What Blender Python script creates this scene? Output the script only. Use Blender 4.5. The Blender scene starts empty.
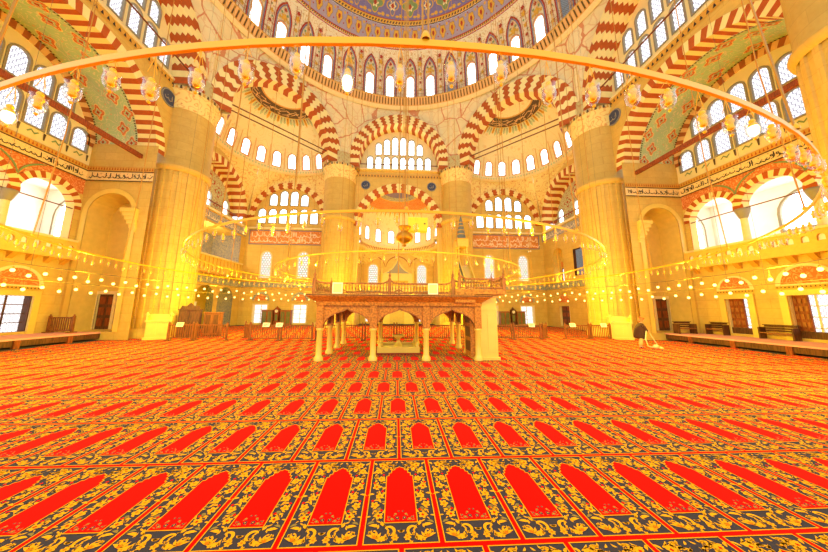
import bpy, math, random
from mathutils import Vector, Matrix
from mathutils.geometry import tessellate_polygon
from math import sin, cos, pi, radians, sqrt, atan2, hypot
SC = bpy.context.scene
COL = SC.collection
Z = Vector((0, 0, 1))

# ---------------------------------------------------------------- materials
def lin(c):
    return tuple(((x / 255) / 12.92 if x / 255 <= .04045 else (((x / 255) + .055) / 1.055) ** 2.4) for x in c) + (1,)

class NT:
    def __init__(s, name):
        s.m = bpy.data.materials.new(name); s.m.use_nodes = True
        s.t = s.m.node_tree; s.t.nodes.clear()
        s.out = s.t.nodes.new('ShaderNodeOutputMaterial')
    def n(s, typ, **kw):
        nd = s.t.nodes.new(typ)
        for k, v in kw.items():
            if k.startswith('i_'):
                nd.inputs[k[2:].replace('_', ' ')].default_value = v
            else: setattr(nd, k, v)
        return nd
    def l(s, a, b): s.t.links.new(a, b)
    def math(s, op, a, b=None, c=None):
        nd = s.n('ShaderNodeMath', operation=op)
        for i, x in enumerate((a, b, c)):
            if x is None: continue
            if isinstance(x, (int, float)): nd.inputs[i].default_value = x
            else: s.l(x, nd.inputs[i])
        return nd.outputs[0]
    def mix(s, f, a, b):
        nd = s.n('ShaderNodeMix', data_type='RGBA')
        for sock, x in ((nd.inputs[0], f), (nd.inputs[6], a), (nd.inputs[7], b)):
            if isinstance(x, (int, float, tuple)): sock.default_value = x
            else: s.l(x, sock)
        return nd.outputs[2]
    def bsdf(s, col, rough=.7, metal=0.0, spec=.3):
        b = s.n('ShaderNodeBsdfPrincipled')
        b.inputs['Roughness'].default_value = rough; b.inputs['Metallic'].default_value = metal
        b.inputs['Specular IOR Level'].default_value = spec
        if isinstance(col, tuple): b.inputs['Base Color'].default_value = col
        else: s.l(col, b.inputs['Base Color'])
        s.l(b.outputs[0], s.out.inputs[0]); return b
    def pos(s): return s.n('ShaderNodeNewGeometry').outputs['Position']
    def ramp(s, f, stops, interp='LINEAR'):
        r = s.n('ShaderNodeValToRGB'); r.color_ramp.interpolation = interp
        e = r.color_ramp.elements
        while len(e) < len(stops): e.new(.5)
        for i, (p, c) in enumerate(stops): e[i].position = p; e[i].color = c
        s.l(f, r.inputs[0]); return r.outputs[0]

M = {}
def plain(name, c, rough=.7, metal=0., spec=.3, var=.08, scale=6.):
    t = NT(name); c = lin(c)
    if var:
        nz = t.n('ShaderNodeTexNoise', i_Scale=scale, i_Detail=4.); t.l(t.pos(), nz.inputs['Vector'])
        d = tuple(x * (1 - 2 * var) for x in c[:3]) + (1,)
        col = t.mix(nz.outputs[0], d, tuple(min(1, x * (1 + var)) for x in c[:3]) + (1,))
    else: col = c
    b = t.bsdf(col, rough, metal, spec); M[name] = t.m
    if 'carpet' in name: b.inputs['Sheen Weight'].default_value = .05; b.inputs['Sheen Roughness'].default_value = .45; b.inputs['Sheen Tint'].default_value = (1, .8, .6, 1)
    return t.m

def stone(name, c, joint, bw=1.1, bh=.5, amt=.5):
    t = NT(name)
    sp = t.n('ShaderNodeSeparateXYZ'); t.l(t.pos(), sp.inputs[0])
    cb = t.n('ShaderNodeCombineXYZ'); t.l(t.math('ADD', sp.outputs[0], sp.outputs[1]), cb.inputs[0]); t.l(sp.outputs[2], cb.inputs[1])
    br = t.n('ShaderNodeTexBrick', i_Scale=1., i_Mortar_Size=.014, i_Brick_Width=bw, i_Row_Height=bh)
    c0 = lin(c); c1 = tuple(x * .88 for x in c0[:3]) + (1,)
    br.inputs['Color1'].default_value = c0; br.inputs['Color2'].default_value = c1
    br.inputs['Mortar'].default_value = t_mix(c0, lin(joint), amt)
    t.l(cb.outputs[0], br.inputs['Vector'])
    nz = t.n('ShaderNodeTexNoise', i_Scale=1.7, i_Detail=6.); t.l(t.pos(), nz.inputs['Vector'])
    nz2 = t.n('ShaderNodeTexNoise', i_Scale=7., i_Detail=8.); t.l(t.pos(), nz2.inputs['Vector'])
    col = t.mix(t.math('MULTIPLY', t.math('POWER', nz.outputs[0], 1.6), 1.0), br.outputs[0], tuple(x * y for x, y in zip(c0[:3], (.74, .62, .5))) + (1,))
    col = t.mix(t.math('MULTIPLY', t.math('POWER', nz2.outputs[0], 2.), .8), col, tuple(x * y for x, y in zip(c0[:3], (.7, .56, .42))) + (1,))
    t.bsdf(col, .6, 0, .25); M[name] = t.m

def t_mix(a, b, f): return tuple(x * (1 - f) + y * f for x, y in zip(a, b))

def scrolls(name, base, ink, scale=3., w=.05, ink2=None, rough=.75, warp=.6):
    """painted arabesque: winding lines and small blossoms on a plain ground"""
    t = NT(name)
    nz = t.n('ShaderNodeTexNoise', i_Scale=scale, i_Detail=1.5); t.l(t.pos(), nz.inputs['Vector'])
    d = t.math('ABSOLUTE', t.math('SUBTRACT', t.math('FRACT', t.math('MULTIPLY', nz.outputs[0], 7.)), .5))
    line = t.math('LESS_THAN', d, w * 2.)
    col = t.mix(line, lin(base), lin(ink))
    vo = t.n('ShaderNodeTexVoronoi', i_Scale=scale * 1.6); t.l(t.pos(), vo.inputs['Vector'])
    dot = t.math('LESS_THAN', vo.outputs['Distance'], .2)
    col = t.mix(dot, col, lin(ink2 or ink))
    t.bsdf(col, rough); M[name] = t.m

def cracks(name, base, ink, scale=.7, w=.03):
    """marbled panels outlined with painted lines"""
    t = NT(name)
    nz = t.n('ShaderNodeTexNoise', i_Scale=1.5, i_Detail=3.); t.l(t.pos(), nz.inputs['Vector'])
    ad = t.n('ShaderNodeMix', data_type='VECTOR'); ad.inputs[0].default_value = .25
    t.l(t.pos(), ad.inputs[4]); t.l(nz.outputs[1], ad.inputs[5])
    v1 = t.n('ShaderNodeTexVoronoi', feature='DISTANCE_TO_EDGE', i_Scale=scale); t.l(ad.outputs[1], v1.inputs['Vector'])
    a = t.math('LESS_THAN', v1.outputs['Distance'], w)
    v2 = t.n('ShaderNodeTexVoronoi', feature='DISTANCE_TO_EDGE', i_Scale=scale * 2.6); t.l(ad.outputs[1], v2.inputs['Vector'])
    b = t.math('MULTIPLY', t.math('LESS_THAN', v2.outputs['Distance'], w * 1.4), .3)
    nz2 = t.n('ShaderNodeTexNoise', i_Scale=2.4, i_Detail=6.); t.l(t.pos(), nz2.inputs['Vector'])
    c0 = lin(base)
    col = t.mix(t.math('MULTIPLY', nz2.outputs[0], .45), c0, tuple(x * .62 for x in c0[:3]) + (1,))
    col = t.mix(b, col, lin(ink)); col = t.mix(t.math('MULTIPLY', a, .8), col, lin(ink))
    t.bsdf(col, .7); M[name] = t.m

def wood(name, c, rough=.5, carve=False):
    t = NT(name)
    mp = t.n('ShaderNodeMapping'); mp.inputs['Scale'].default_value = (1, 1, .12) if not carve else (1, 1, 1); t.l(t.pos(), mp.inputs[0])
    nz = t.n('ShaderNodeTexNoise', i_Scale=14. if carve else 22., i_Detail=3.); t.l(mp.outputs[0], nz.inputs['Vector'])
    c0 = lin(c)
    col = t.ramp(nz.outputs[0], [(.35, tuple(x * .5 for x in c0[:3]) + (1,)), (.6, c0)])
    t.bsdf(col, rough); M[name] = t.m

def glow(name, c, s):
    t = NT(name); e = t.n('ShaderNodeEmission'); e.inputs[0].default_value = lin(c); e.inputs[1].default_value = s
    t.l(e.outputs[0], t.out.inputs[0]); M[name] = t.m

def pane(name, c, s, lat=None, cell=.1, stained=False):
    """daylit pane; LAT draws a honeycomb of plaster bars in the pane's own plane"""
    t = NT(name); e = t.n('ShaderNodeEmission'); e.inputs[1].default_value = s
    if lat:
        tc = t.n('ShaderNodeTexCoord'); sp = t.n('ShaderNodeSeparateXYZ'); t.l(tc.outputs['Object'], sp.inputs[0])
        h = sqrt(3)
        def grid(off):
            x = t.math('SUBTRACT', t.math('FLOORED_MODULO', t.math('ADD', t.math('DIVIDE', sp.outputs[0], cell), off + 50), 1.), .5)
            z = t.math('SUBTRACT', t.math('FLOORED_MODULO', t.math('ADD', t.math('DIVIDE', sp.outputs[2], cell), off * h + 50 * h), h), h / 2)
            return t.math('ABSOLUTE', x), t.math('ABSOLUTE', z)
        def hexd(x, z): return t.math('MAXIMUM', x, t.math('ADD', t.math('MULTIPLY', x, .5), t.math('MULTIPLY', z, h / 2)))
        d = t.math('MINIMUM', hexd(*grid(0.)), hexd(*grid(.5)))
        bar = t.math('GREATER_THAN', d, .405)
        if stained:
            vo = t.n('ShaderNodeTexVoronoi', i_Scale=9.); t.l(tc.outputs['Object'], vo.inputs['Vector'])
            sel = t.math('GREATER_THAN', vo.outputs['Color'], .62)
            cc = t.mix(t.math('MULTIPLY', sel, .5), lin(c), vo.outputs['Color'])
        else: cc = lin(c)
        t.l(t.mix(bar, cc, lin(lat)), e.inputs[0])
    else: e.inputs[0].default_value = lin(c)
    t.l(e.outputs[0], t.out.inputs[0]); M[name] = t.m

stone('wall stone', (228, 194, 98), (170, 120, 60), 1.2, .52)
stone('pier stone', (226, 190, 92), (160, 110, 50), 1.5, .62, .45)
stone('upper stone', (234, 210, 138), (190, 140, 80), 1.2, .5, .3)
plain('cream plaster', (236, 216, 152), .8, var=.06, scale=2.)
plain('white plaster', (244, 240, 236), .8, var=.05, scale=2.)
plain('marble', (230, 196, 88), .35, spec=.5, var=.06, scale=3.)
plain('niche stone', (222, 186, 92), .7, var=.1, scale=3.)
plain('pale trim', (238, 214, 150), .6)
plain('dark line', (92, 70, 40), .7, var=0)
plain('gold trim', (214, 160, 60), .5, var=.1)
plain('red voussoir', (184, 88, 24), .75, var=.16, scale=4.)
plain('cream voussoir', (240, 220, 142), .75, var=.05, scale=4.)
plain('brown voussoir', (166, 92, 40), .75, var=.15, scale=4.)
plain('arch border', (226, 178, 110), .7)
plain('window frame', (150, 140, 116), .6)
plain('tan frame', (206, 150, 104), .6)
plain('red paint', (176, 62, 30), .7, var=.1)
plain('blue grey paint', (120, 122, 140), .7, var=.1)
plain('lilac paint', (172, 156, 160), .75, var=.12, scale=9.)
plain('deep lilac paint', (128, 116, 150), .75, var=.15, scale=9.)
plain('gold paint', (222, 168, 52), .6, var=.12)
plain('green paint', (128, 150, 88), .75, var=.12)
plain('script black', (42, 38, 34), .6, var=0)
plain('script white', (250, 226, 186), .6, var=0)
plain('roundel blue', (58, 66, 92), .5, var=.1)
plain('roundel ring', (150, 140, 120), .5, var=.05)
scrolls('dome ornament', (236, 218, 166), (216, 176, 112), 1.5, .04, (214, 170, 96))
scrolls('dome gold ground', (236, 212, 156), (190, 132, 58), 3.4, .07, (126, 116, 70))
scrolls('dome lilac ground', (178, 164, 170), (206, 160, 76), 2.6, .06, (150, 70, 50))
scrolls('half dome paint', (236, 220, 160), (226, 204, 140), .8, .02, (230, 200, 138))
scrolls('soffit green', (176, 196, 138), (212, 204, 150), 2.0, .05, (206, 170, 120))
scrolls('tympanum green', (196, 192, 136), (170, 110, 60), 2.6, .06, (176, 80, 40))
scrolls('pendentive paint', (234, 210, 130), (222, 172, 96), 1.2, .05, (214, 160, 90))
cracks('marbled panels', (236, 214, 152), (200, 112, 62), .55, .022)
scrolls('red tile', (204, 112, 40), (230, 164, 92), 5.5, .08, (220, 160, 90))
scrolls('blue tile', (196, 186, 140), (112, 124, 124), 6., .12, (110, 122, 140))
scrolls('loge tile', (190, 176, 150), (116, 120, 140), 5., .12, (180, 160, 100))
scrolls('inscription ground', (240, 206, 140), (226, 184, 112), 5., .05)
scrolls('spandrel red', (206, 112, 54), (226, 150, 86), 3., .08, (236, 180, 110))
plain('loge wood', (228, 190, 84), .55, var=.12)
wood('carved wood', (200, 128, 46), .55, True)
wood('rail wood', (172, 104, 46))
wood('dark wood', (104, 62, 32))
wood('fence wood', (150, 88, 40))
wood('beam wood', (150, 72, 28))
plain('iron rod', (112, 58, 26), .5, var=0)
plain('bronze', (196, 130, 20), .35, .6, var=.05)
plain('ring gold', (250, 178, 10), .32, .35, .5, var=0)
plain('holder gold', (250, 190, 30), .3, .3, .5, var=0)
plain('cable', (190, 130, 30), .5, var=0)
plain('wire', (120, 96, 60), .5, var=0)
plain('lead cone', (120, 126, 112), .5, var=.15)
plain('clock face', (236, 228, 200), .5, var=0)
plain('paper', (250, 240, 200), .8, var=0)
plain('yellow enamel', (252, 214, 40), .5, var=0)
plain('cabinet glass', (120, 128, 70), .2, spec=.6, var=.2, scale=3.)
plain('carpet red', (236, 8, 2), 1., spec=.0, var=.07, scale=40.)
plain('carpet yellow', (240, 164, 24), 1., spec=.0, var=.06, scale=40.)
plain('carpet orange', (240, 120, 20), 1., spec=.0, var=.06, scale=40.)
plain('carpet slate', (64, 58, 64), 1., spec=.0, var=.1, scale=40.)
plain('carpet sage', (148, 122, 60), 1., spec=.0, var=.1, scale=40.)
plain('platform carpet', (232, 158, 140), 1., spec=0., var=.12, scale=3.)  # red carpet made paler: the daylight highlight is put into its colour
plain('skin', (214, 150, 110), .6, var=0)
plain('scarf', (214, 112, 60), .8, var=.1, scale=20.)
plain('dark jacket', (74, 44, 30), .85, var=.15, scale=10.)
plain('red shirt', (150, 46, 30), .85, var=.1, scale=10.)
plain('beige trousers', (206, 180, 104), .85, var=.1, scale=10.)
plain('shoe', (70, 40, 24), .6, var=0)
plain('vacuum plastic', (226, 206, 140), .5, var=0)
WS = 4.5
pane('day pane', (250, 252, 255), WS * 1.25)
pane('gallery fill pane', (255, 250, 244), 9.)  # strong glow for the added, unseen gallery end windows
pane('lattice pane', (255, 253, 252), 1.5, (150, 144, 158), .21)
pane('fine lattice pane', (255, 252, 246), 1.6, (176, 164, 168), .16)
pane('stained pane', (255, 250, 240), 1.25, (176, 124, 70), .3, True)
pane('blind pane', (190, 188, 182), .5, (130, 124, 120), .14)
glow('bulb glow', (255, 214, 116), 4.5)
glow('hot bulb glow', (255, 226, 140), 9.)
t = NT('lamp glass')
tr = t.n('ShaderNodeBsdfTransparent'); tr.inputs[0].default_value = (1, .97, .9, 1)
gl = t.n('ShaderNodeBsdfGlossy'); gl.inputs['Roughness'].default_value = .05
fr = t.n('ShaderNodeLayerWeight', i_Blend=.22)
mx = t.n('ShaderNodeMixShader'); t.l(fr.outputs['Facing'], mx.inputs[0]); t.l(tr.outputs[0], mx.inputs[1]); t.l(gl.outputs[0], mx.inputs[2]); t.l(mx.outputs[0], t.out.inputs[0])
M['lamp glass'] = t.m

# ---------------------------------------------------------------- mesh building
class MB:
    def __init__(s): s.v = []; s.f = []; s.mi = []; s.sm = []; s.mats = []
    def mat(s, m):
        if m not in s.mats: s.mats.append(m)
        return s.mats.index(m)
    def face(s, pts, m, smooth=False):
        b = len(s.v); s.v += [tuple(p) for p in pts]; s.f.append(tuple(range(b, b + len(pts)))); s.mi.append(s.mat(m)); s.sm.append(smooth)
    def grid(s, rows, m, smooth=True, closed=False):
        b = len(s.v); n = len(rows[0]); k = s.mat(m)
        for r in rows: s.v += [tuple(p) for p in r]
        for i in range(len(rows) - 1):
            for j in range(n if closed else n - 1):
                j2 = (j + 1) % n
                s.f.append((b + i * n + j, b + i * n + j2, b + (i + 1) * n + j2, b + (i + 1) * n + j)); s.mi.append(k); s.sm.append(smooth)
    def box(s, x0, x1, y0, y1, z0, z1, m):
        p = [(x, y, z) for z in (z0, z1) for y in (y0, y1) for x in (x0, x1)]
        for q in ((0, 1, 3, 2), (4, 5, 7, 6), (0, 1, 5, 4), (2, 3, 7, 6), (0, 2, 6, 4), (1, 3, 7, 5)): s.face([p[i] for i in q], m)
    def bar(s, a, b, w, h, m, up=Z):
        a, b = Vector(a), Vector(b); d = (b - a).normalized(); x = d.cross(up)
        x = x.normalized() if x.length > 1e-4 else Vector((1, 0, 0)); y = x.cross(d)
        c = [a + x * i * w / 2 + y * j * h / 2 for i, j in ((-1, -1), (1, -1), (1, 1), (-1, 1))]; e = [p + (b - a) for p in c]
        for i in range(4): s.face([c[i], c[(i + 1) % 4], e[(i + 1) % 4], e[i]], m)
        s.face(c, m); s.face(e, m)
    def tube(s, path, r, m, n=6, closed=False):
        path = [Vector(p) for p in path]; rows = []; k = len(path)
        for i, p in enumerate(path):
            d = (path[(i + 1) % k] - path[i - 1]) if closed else (path[min(i + 1, k - 1)] - path[max(i - 1, 0)])
            d.normalize(); x = d.cross(Z)
            x = x.normalized() if x.length > 1e-3 else Vector((1, 0, 0)); y = x.cross(d)
            rr = r[i] if isinstance(r, (list, tuple)) else r
            rows.append([p + (x * cos(2 * pi * j / n) + y * sin(2 * pi * j / n)) * rr for j in range(n)])
        if closed: rows.append(rows[0])
        s.grid(rows, m, True, True)
    def lathe(s, prof, m, n=16, o=(0, 0, 0), a0=0, a1=2 * pi, smooth=True):
        full = abs(a1 - a0 - 2 * pi) < 1e-6; k = n if full else n + 1
        s.grid([[(o[0] + r * cos(a0 + (a1 - a0) * j / n), o[1] + r * sin(a0 + (a1 - a0) * j / n), o[2] + z) for j in range(k)] for r, z in prof], m, smooth, full)
    def build(s, name, parent=None, loc=None, **kw):
        me = bpy.data.meshes.new(name); me.from_pydata(s.v, [], s.f)
        for m in s.mats: me.materials.append(M[m])
        me.polygons.foreach_set('material_index', s.mi); me.polygons.foreach_set('use_smooth', s.sm); me.update()
        return link(name, me, parent, loc, **kw)

def link(name, me, parent=None, loc=None, **kw):
    o = bpy.data.objects.new(name, me); COL.objects.link(o)
    if parent: o.parent = parent
    if loc: o.location = loc
    for k, v in kw.items(): o[k] = v
    return o
def thing(name, label, cat, loc=(0, 0, 0), rz=0, group=None):
    o = bpy.data.objects.new(name, None); COL.objects.link(o); o.location = loc; o.rotation_euler = (0, 0, rz)
    o['label'] = label; o['category'] = cat
    if group: o['group'] = group
    return o
def tag(o, label, cat, group=None):
    o['label'] = label; o['category'] = cat
    if group: o['group'] = group
    return o
def copy_tree(o, parent=None):
    c = o.copy(); COL.objects.link(c)
    if parent: c.parent = parent
    for ch in list(o.children): copy_tree(ch, c)
    return c
CNT = {}
def num(k):
    CNT[k] = CNT.get(k, 0) + 1; return '%s_%d' % (k, CNT[k])
def trim(mb): return mb.build(num('trim'), kind='structure')

class Plane:
    """a vertical wall face: O a point at u=0, z=0; N the normal into the room; u runs along Z x N"""
    def __init__(s, O, N):
        s.O = Vector(O); s.N = Vector(N).normalized(); s.U = Z.cross(s.N)
    def __call__(s, u, v, w=0.): return s.O + s.U * u + Z * v + s.N * w
    def u(s, x, y): return (Vector((x, y, 0)) - s.O).dot(s.U)
    def mx(s, u, v, w=0.):
        p = s(u, v, w); X, Y, N = s.U, -s.N, Z
        return Matrix(((X.x, Y.x, N.x, p.x), (X.y, Y.y, N.y, p.y), (X.z, Y.z, N.z, p.z), (0, 0, 0, 1)))

def panel(mb, P, outer, holes, m, w=0.):
    """flat wall face with openings"""
    loops = [[Vector((u, v, 0)) for u, v in outer]] + [[Vector((u, v, 0)) for u, v in h] for h in holes]
    flat = [p for l in loops for p in l]
    b = len(mb.v); k = mb.mat(m); mb.v += [tuple(P(p.x, p.y, w)) for p in flat]
    for tri in tessellate_polygon(loops):
        mb.f.append(tuple(b + i for i in tri)); mb.mi.append(k); mb.sm.append(False)

def reveal(mb, P, loop, w0, w1, m, closed=True):
    n = len(loop)
    for i in range(n if closed else n - 1):
        a, c = loop[i], loop[(i + 1) % n]
        mb.face([P(*a, w0), P(*c, w0), P(*c, w1), P(*a, w1)], m)

def arch_loop(u, v, w, h, n=10, pointed=.0):
    """opening outline: flat sill, straight sides, round head. (u,v) bottom centre"""
    r = w / 2; vs = v + h - r * (1 + pointed)
    return [(u - r, v), (u + r, v)] + [(u + r * cos(pi * i / n), vs + r * (1 + pointed) * sin(pi * i / n)) for i in range(n + 1)]
def rect(u0, u1, v0, v1): return [(u0, v0), (u1, v0), (u1, v1), (u0, v1)]
def arc(u, v, r, a0, a1, n): return [(u + r * cos(a0 + (a1 - a0) * i / n), v + r * sin(a0 + (a1 - a0) * i / n)) for i in range(n + 1)]

WIN = {}
def window(mx, w, h, style='day pane', fr='window frame', t=.07, square=False, depth=.15, bars=0, pointed=.1):
    """one window: frame with its reveal, and the lit pane set back in it"""
    key = (round(w, 3), round(h, 3), style, fr, t, square, depth, bars)
    if key not in WIN:
        F = Plane((0, 0, 0), (0, -1, 0)); mb = MB()
        L = rect(-w / 2, w / 2, 0, h) if square else arch_loop(0, 0, w, h, 10, pointed)
        LO = rect(-w / 2 - t, w / 2 + t, -t, h + t) if square else arch_loop(0, -t, w + 2 * t, h + 2 * t, 10, pointed)
        n = len(L)
        for i in range(n):
            a, b, c, d = L[i], L[(i + 1) % n], LO[(i + 1) % n], LO[i]
            mb.face([F(*a, .05), F(*b, .05), F(*c, .05), F(*d, .05)], fr); mb.face([F(*d, .05), F(*c, .05), F(*c, -.02), F(*d, -.02)], fr)
            mb.face([F(*a, .05), F(*b, .05), F(*b, -depth), F(*a, -depth)], fr)
        for i in range(bars):
            z = h * (i + 1) / (bars + 1); mb.box(-w / 2, w / 2, depth * .5, depth * .5 + .05, z - .02, z + .02, fr)
        if bars: mb.box(-.03, .03, depth * .5, depth * .5 + .05, 0, h, fr)
        o = mb.build('window_1'); me = o.data; bpy.data.objects.remove(o)
        pb = MB(); pb.face([F(*q, -depth + .04) for q in L], style)
        o = pb.build('pane'); me2 = o.data; bpy.data.objects.remove(o)
        WIN[key] = (me, me2)
    a, b = WIN[key]
    o = link(num('window'), a, kind='structure'); o.matrix_world = mx
    p = link('pane', b, o); return o

def arch_ring(mb, P, cu, cv, rin, rout, N, w1=.12, w0=-1.2, mats=('red voussoir', 'cream voussoir'), teeth=4, amp=.25, a0=0., a1=pi, back=0., steeth=0):
    """striped arch of toothed stones on wall P: face, soffit and edge"""
    st = (a1 - a0) / N
    def edge(i):
        a = a0 + st * i; out = []
        k = max(1, 2 * teeth)
        for j in range(k + 1):
            r = rin + (rout - rin) * j / k; da = (amp * st * (1 if j % 2 else -1)) if teeth and 0 < i < N else 0
            out.append((cu + r * cos(a + da), cv + r * sin(a + da)))
        return out
    for i in range(N):
        m = mats[i % 2]; A, B = edge(i), edge(i + 1)
        for j in range(len(A) - 1):
            mb.face([P(*A[j], w1), P(*A[j + 1], w1), P(*B[j + 1], w1), P(*B[j], w1)], m)
        if steeth:
            k = 2 * steeth; L = []
            for q in (i, i + 1):
                L.append([])
                for j in range(k + 1):
                    aa = a0 + st * q + (amp * st * (1 if j % 2 else -1) if 0 < q < N else 0); L[-1].append(P(cu + rin * cos(aa), cv + rin * sin(aa), w1 + (w0 - w1) * j / k))
            for j in range(k): mb.face([L[0][j], L[0][j + 1], L[1][j + 1], L[1][j]], m)
        else: mb.face([P(*A[0], w1), P(*B[0], w1), P(*B[0], w0), P(*A[0], w0)], m)
        mb.face([P(*A[-1], w1), P(*B[-1], w1), P(*B[-1], back), P(*A[-1], back)], m)

def ribbon(mb, F, pts, wd, m, w):
    n = len(pts); L = []; R = []
    for i, (x, y) in enumerate(pts):
        dx = pts[min(i + 1, n - 1)][0] - pts[max(i - 1, 0)][0]; dy = pts[min(i + 1, n - 1)][1] - pts[max(i - 1, 0)][1]
        d = hypot(dx, dy) or 1; t = wd * (.35 + .65 * sin(pi * (i + .5) / n))
        L.append(F(x - dy / d * t, y + dx / d * t, w)); R.append(F(x + dy / d * t, y - dx / d * t, w))
    for i in range(n - 1): mb.face([L[i], L[i + 1], R[i + 1], R[i]], m)
def script(mb, F, u0, u1, v0, v1, m, seed, w=.02, wd=None):
    """a band of flowing calligraphy: tall uprights, bowls, sweeping tails and dots"""
    R = random.Random(seed); H = v1 - v0; wd = wd or H * .055; u = u0 + H * .1
    while u < u1 - H * .35:
        k = R.random(); b = v0 + H * R.uniform(.12, .28)
        if k < .34:
            ribbon(mb, F, [(u + H * .03, b), (u, v0 + H * .6), (u - H * .02, v0 + H * R.uniform(.85, .97))], wd, m, w); u += H * .2
        elif k < .62:
            r = H * R.uniform(.16, .26); ribbon(mb, F, [(u + r + r * cos(a), b + r + r * .9 * sin(a)) for a in [pi * (.85 + 1.2 * i / 8) for i in range(9)]], wd, m, w); u += 2 * r + H * .06
        elif k < .82:
            L = H * R.uniform(.5, .8); ribbon(mb, F, [(u + L * i / 8, b + H * .12 * sin(i * 1.1) + H * .25 * (i / 8) ** 2) for i in range(9)], wd, m, w); u += L * .75
        else:
            r = H * .1; ribbon(mb, F, [(u + r + r * cos(a), v0 + H * .55 + r * sin(a)) for a in [2 * pi * i / 8 for i in range(9)]], wd, m, w); ribbon(mb, F, [(u + 2 * r, v0 + H * .55), (u + 2.4 * r, b), (u, b - H * .06)], wd, m, w); u += 3 * r
        if R.random() < .5:
            x, y, d = u - H * .15, v0 + H * R.uniform(.45, .9), wd * 1.1; mb.face([F(x - d, y, w), F(x, y - d, w), F(x + d, y, w), F(x, y + d, w)], m)

def dentils(mb, P, u0, u1, v0, v1, step, m1, m2, w=.05):
    mb.face([P(u0, v0, w), P(u1, v0, w), P(u1, v1, w), P(u0, v1, w)], m1)
    n = int((u1 - u0) / step)
    for i in range(n):
        c = u0 + (u1 - u0) * (i + .5) / n; d = step * .28; h = v1 - v0
        mb.face([P(c - d, v0 + h * .2, w + .012), P(c + d, v0 + h * .2, w + .012), P(c, v1 - h * .12, w + .012)], m2)
def ledge(mb, P, u0, u1, v0, v1, w, m, wb=0.):
    a = [P(u, v, x) for x in (wb, w) for v in (v0, v1) for u in (u0, u1)]
    for q in ((4, 5, 7, 6), (0, 1, 5, 4), (2, 3, 7, 6), (0, 2, 6, 4), (1, 3, 7, 5)): mb.face([a[i] for i in q], m)
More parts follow.
